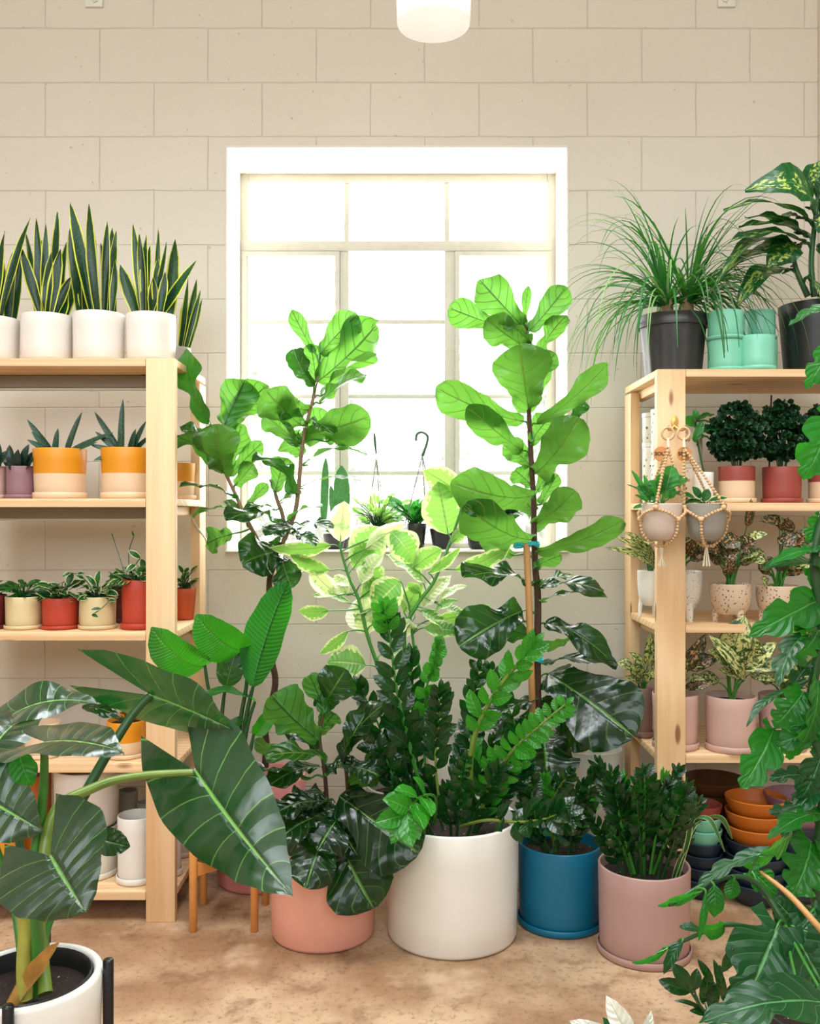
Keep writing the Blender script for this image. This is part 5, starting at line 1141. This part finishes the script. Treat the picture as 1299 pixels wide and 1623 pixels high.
mb = MB(); leaf_mesh(mb, P(26, 1590, 1.5), P(93, 1494, 1.47), .034, 'strel', (-.5, -1, .4), bend=.02, fold=.7, wave=.05); mb.tube([P(26, 1592, 1.5), P(36, 1560, 1.5)], [.016, .010]); mb.build('dry_sheath', M['dry'], t)
pl.leaves([
 (80, 1356, 136, 1446, 200, 'c', dict(D=1.42, dt=-.06, bend=.03, fold=-.06, wave=.03, face=(.1, -.9, .75), lobe=.75)),
 (310, 1222, 464, 1420, 190, 'ul', dict(D=1.70, dt=-.16, bend=.05, fold=-.22, wave=.035, face=(-.05, -.75, 1.0), lobe=.62)),
 (240, 1102, 376, 1160, 118, 'd', dict(D=1.77, dt=-.04, bend=-.02, fold=-.05, wave=.05, face=(.05, -1, -.5), lobe=.9)),
 (72, 1176, 196, 1192, 120, 'u', dict(D=1.55, dt=-.08, bend=.05, fold=.06, face=(-.05, -1, .55), lobe=.6)),
 (20, 1132, 158, 1116, 100, 'u', dict(D=1.76, dt=.0, bend=.12, fold=.1, face=(-.1, -.5, .9), lobe=.5)), (-26, 1262, 70, 1318, 130, 'c', dict(D=1.62, dt=-.05, bend=.04, fold=.05, face=(.1, -1, .2), mat='aloc', lobe=.5)),
 (150, 1328, 206, 1342, 44, 'c', dict(D=1.62, dt=0, mat='figdark', kind='ova')), (20, 1150, -40, 1240, 100, 'u', dict(D=1.7, dt=-.1, bend=.1)), (130, 1120, 190, 1138, 40, 'u', dict(D=1.8, mat='figdark', kind='ova')),
 (30, 1190, 50, 1246, 46, 'c', dict(D=1.58, kind='ova', mat='mon'))], pet=False, nu=5, nv=28, wf=1.5)

# ---------------------------------------------------------------- foreground right: split-leaf philodendron
D = 1.9; cx = X(1330, D)
t = thing('split_leaf_philodendron', 'tall climbing split-leaf philodendron filling the right foreground', 'plant', (cx, D, 0))
pot('', '', '', cx, D, .17, 0, .26, 'black', saucer=False, root=t, sz=.9)
mb = MB(); mb.tube([(cx, D, .22), (cx+.01, D, 1.0), (cx, D, 1.72)], .026, n=12); mb.build('moss_pole', M['bark'], t)
pl = Plant(t, 'mon', 1.85, 'stem', 'mon', .0028, .008)
pl.stem(((1325, 1640, 1.88), (1310, 1500), (1290, 1400), (1305, 1250), (1285, 1120), (1300, 1000), (1290, 880), (1315, 760), (1308, 600), (1320, 480)), .012, .008, mat='stemdark')
pl.stem(((1318, 1640, 1.8), (1285, 1560, 1.7), (1262, 1500, 1.68), (1240, 1460, 1.66), (1215, 1420, 1.68), (1180, 1390, 1.68), (1120, 1400, 1.66), (1060, 1435, 1.64)), .008, .003, mat='stemdark')
pl.stem(((1300, 1640, 1.8), (1255, 1550, 1.75), (1240, 1500, 1.74), (1160, 1465, 1.72), (1085, 1490, 1.7), (1040, 1510, 1.7)), .008, .0025, mat='stemdark')
mb = MB(); mb.tube([P(1205, 1382, 1.66), P(1250, 1418, 1.6), P(1299, 1472, 1.55), P(1340, 1520, 1.55)], [.0025, .005, .0055, .0055], n=8); mb.build('aerial_root', M['stake'], t)
nt = L(notch=4, fwd=.35); n3 = L(notch=3, fwd=.4)
def k(**a): return dict(a)
pl.leaves([
 (1320, 486, 1250, 516, 32, 'u', k(**n3)), (1318, 550, 1276, 616, 42, 'c', k(**n3)), (1320, 660, 1272, 760, 80, 'c', k(bend=.1, **n3)), (1305, 905, 1206, 902, 40, 'u', k(mat='mondark', dt=-.1)), (1310, 880, 1219, 896, 36, 'u', k(dt=-.1, **n3)),
 (1320, 860, 1278, 878, 36, 'u'), (1300, 950, 1186, 1008, 66, 'c', k(dt=-.08, notch=3, fwd=.5)), (1262, 985, 1263, 1000, 50, 'c'), (1290, 960, 1255, 1000, 60, 'r', k(**nt)), (1272, 1008, 1234, 1088, 50, 'ul', k(mat='mondark', dt=-.08, **n3)),
 (1256, 1092, 1286, 1050, 34, 'u', k(mat='mondark', **n3)), (1240, 1098, 1183, 1152, 26, 'ul', k(mat='mondark', dt=-.06)), (1272, 1098, 1226, 1152, 58, 'c', k(**nt)), (1225, 1155, 1174, 1250, 62, 'c', k(dt=-.06, notch=3, fwd=.7)), (1255, 1145, 1250, 1204, 44, 'c', k(**n3)),
 (1305, 1135, 1250, 1152, 52, 'c', k(**nt)), (1290, 1010, 1310, 1070, 60, 'c', k(**nt)), (1295, 1080, 1262, 1190, 64, 'r', k(**nt)), (1300, 1200, 1266, 1270, 56, 'c', k(mat='mondark', **n3)), (1299, 1250, 1240, 1330, 50, 'ul', k(mat='mondark', dt=-.05, **n3)),
 (1300, 1290, 1215, 1330, 40, 'u', k(dt=-.1, **n3)), (1285, 1335, 1254, 1420, 84, 'c', k(mat='mon', dt=-.06, notch=4, fwd=.4)), (1253, 1316, 1160, 1362, 62, 'd', k(dt=-.1, notch=4, fwd=.4)), (1203, 1354, 1092, 1424, 36, 'uu', k(mat='mondark', D=1.66, notch=4, fwd=.5, bend=.1)),
 (1112, 1412, 1042, 1436, 24, 'd', k(D=1.64, kind='ell', bend=.02)), (1131, 1402, 1132, 1454, 30, 'c', k(D=1.64, kind='ova')), (1163, 1392, 1154, 1426, 26, 'c', k(D=1.66, kind='ova')), (1118, 1412, 1106, 1492, 13, 'c', k(D=1.63, kind='lan')), (1057, 1504, 1001, 1526, 15, 'd', k(D=1.68, kind='ell')),
 (1082, 1490, 1051, 1544, 20, 'u', k(D=1.68, mat='mondark', kind='lan')), (1110, 1474, 1076, 1470, 18, 'u', k(D=1.7, mat='mondark', kind='ell')), (1148, 1464, 1108, 1472, 38, 'd', k(D=1.7, kind='ova', bend=.2)), (1232, 1466, 1174, 1598, 122, 'c', k(D=1.62, dt=-.06, mat='mondark', notch=2, fwd=.3, bend=.06, fold=.1)),
 (1262, 1466, 1222, 1420, 60, 'c', k(mat='mondark', D=1.7)), (1256, 1468, 1320, 1500, 60, 'ul', k(mat='mondark', D=1.65, **n3)), (1264, 1572, 1178, 1600, 62, 'u', k(D=1.5, mat='mondark', dt=-.05)), (1310, 1590, 1108, 1622, 90, 'u', k(D=1.45, mat='mondark', dt=-.05, notch=3, fwd=.3)),
 (1280, 1380, 1330, 1440, 70, 'c', k(**nt)), (1300, 1180, 1340, 1230, 60, 'c', k(**nt)), (1290, 1440, 1330, 1560, 90, 'l', k(D=1.7, mat='mondark', **nt)), (1270, 1500, 1330, 1640, 100, 'c', k(D=1.6, mat='mondark', **nt)), (1290, 900, 1320, 960, 60, 'c', k(**nt)), (1300, 1330, 1320, 1390, 70, 'r', k(**nt)),
 (1296, 1000, 1260, 1040, 50, 'r', k(**nt)), (1270, 1290, 1218, 1290, 40, 'ul', k(mat='mondark', **n3)), (1255, 1520, 1212, 1560, 50, 'c', k(mat='mon', D=1.7)), (1280, 1230, 1218, 1238, 40, 'u', k(mat='mondark', **n3)), (1285, 1060, 1230, 1040, 34, 'u', k(**n3)), (1305, 820, 1280, 860, 44, 'c', k(**n3)),
 (1230, 1480, 1160, 1500, 34, 'ul', k(mat='mondark', D=1.75)), (1190, 1380, 1230, 1420, 44, 'c', k(D=1.7, **n3)), (1290, 1160, 1226, 1180, 44, 'c', k(**n3))], wave=.035)
# small zz plant in the front right corner
D = 1.62; cx = X(1150, D); zt = Z(1690, D)
t = thing('zz_plant', 'low zz plant at the bottom right below the split leaves', 'plant', (cx, D, 0), 'zz plants')
pot('', '', '', cx, D, .09, 0, zt, 'clean', saucer=False, root=t)
zl = Plant(t, 'zz', D, 'stemdark', 'ell', .002)
zl.stem(((1160, 1690), (1135, 1630), (1110, 1595), (1090, 1565)), .004, .002, name='stem'); zl.stem(((1165, 1690), (1160, 1620), (1150, 1570), (1140, 1530)), .004, .002, name='stem')
zl.leaves([(1094, 1572, 1043, 1553, 24, 'c'), (1094, 1568, 1064, 1527, 24, 'c'), (1116, 1602, 1068, 1586, 10, 'u'), (1118, 1610, 1092, 1602, 12, 'u'), (1098, 1570, 1104, 1535, 20, 'c'), (1112, 1590, 1122, 1540, 24, 'c'), (1125, 1600, 1130, 1555, 22, 'c'), (1148, 1590, 1130, 1520, 16, 'c'),
           (1150, 1580, 1175, 1560, 22, 'c'), (1145, 1540, 1160, 1500, 18, 'c'), (1140, 1610, 1170, 1580, 24, 'c'), (1130, 1560, 1105, 1520, 14, 'c')], wave=.02)
# white caladium at the bottom edge
D = 1.45; cx = X(985, D); zt = Z(1700, D)
t = thing('potted_caladium', 'white-leaved plant whose tips just rise over the bottom edge of the view', 'plant', (cx, D, 0))
pot('', '', '', cx, D, .075, 0, zt, 'clean', saucer=False, root=t)
pl = Plant(t, 'white_leaf', D, 'stem', 'ova', .002); pl.stem(((985, 1700), (990, 1660), (1000, 1650)), .003, name='stem')
pl.leaves([(1000, 1650, 960, 1578, 36, 'c'), (975, 1650, 902, 1618, 34, 'c'), (1015, 1660, 1032, 1602, 20, 'c'), (985, 1660, 955, 1612, 22, 'c', dict(mat='mondark'))])
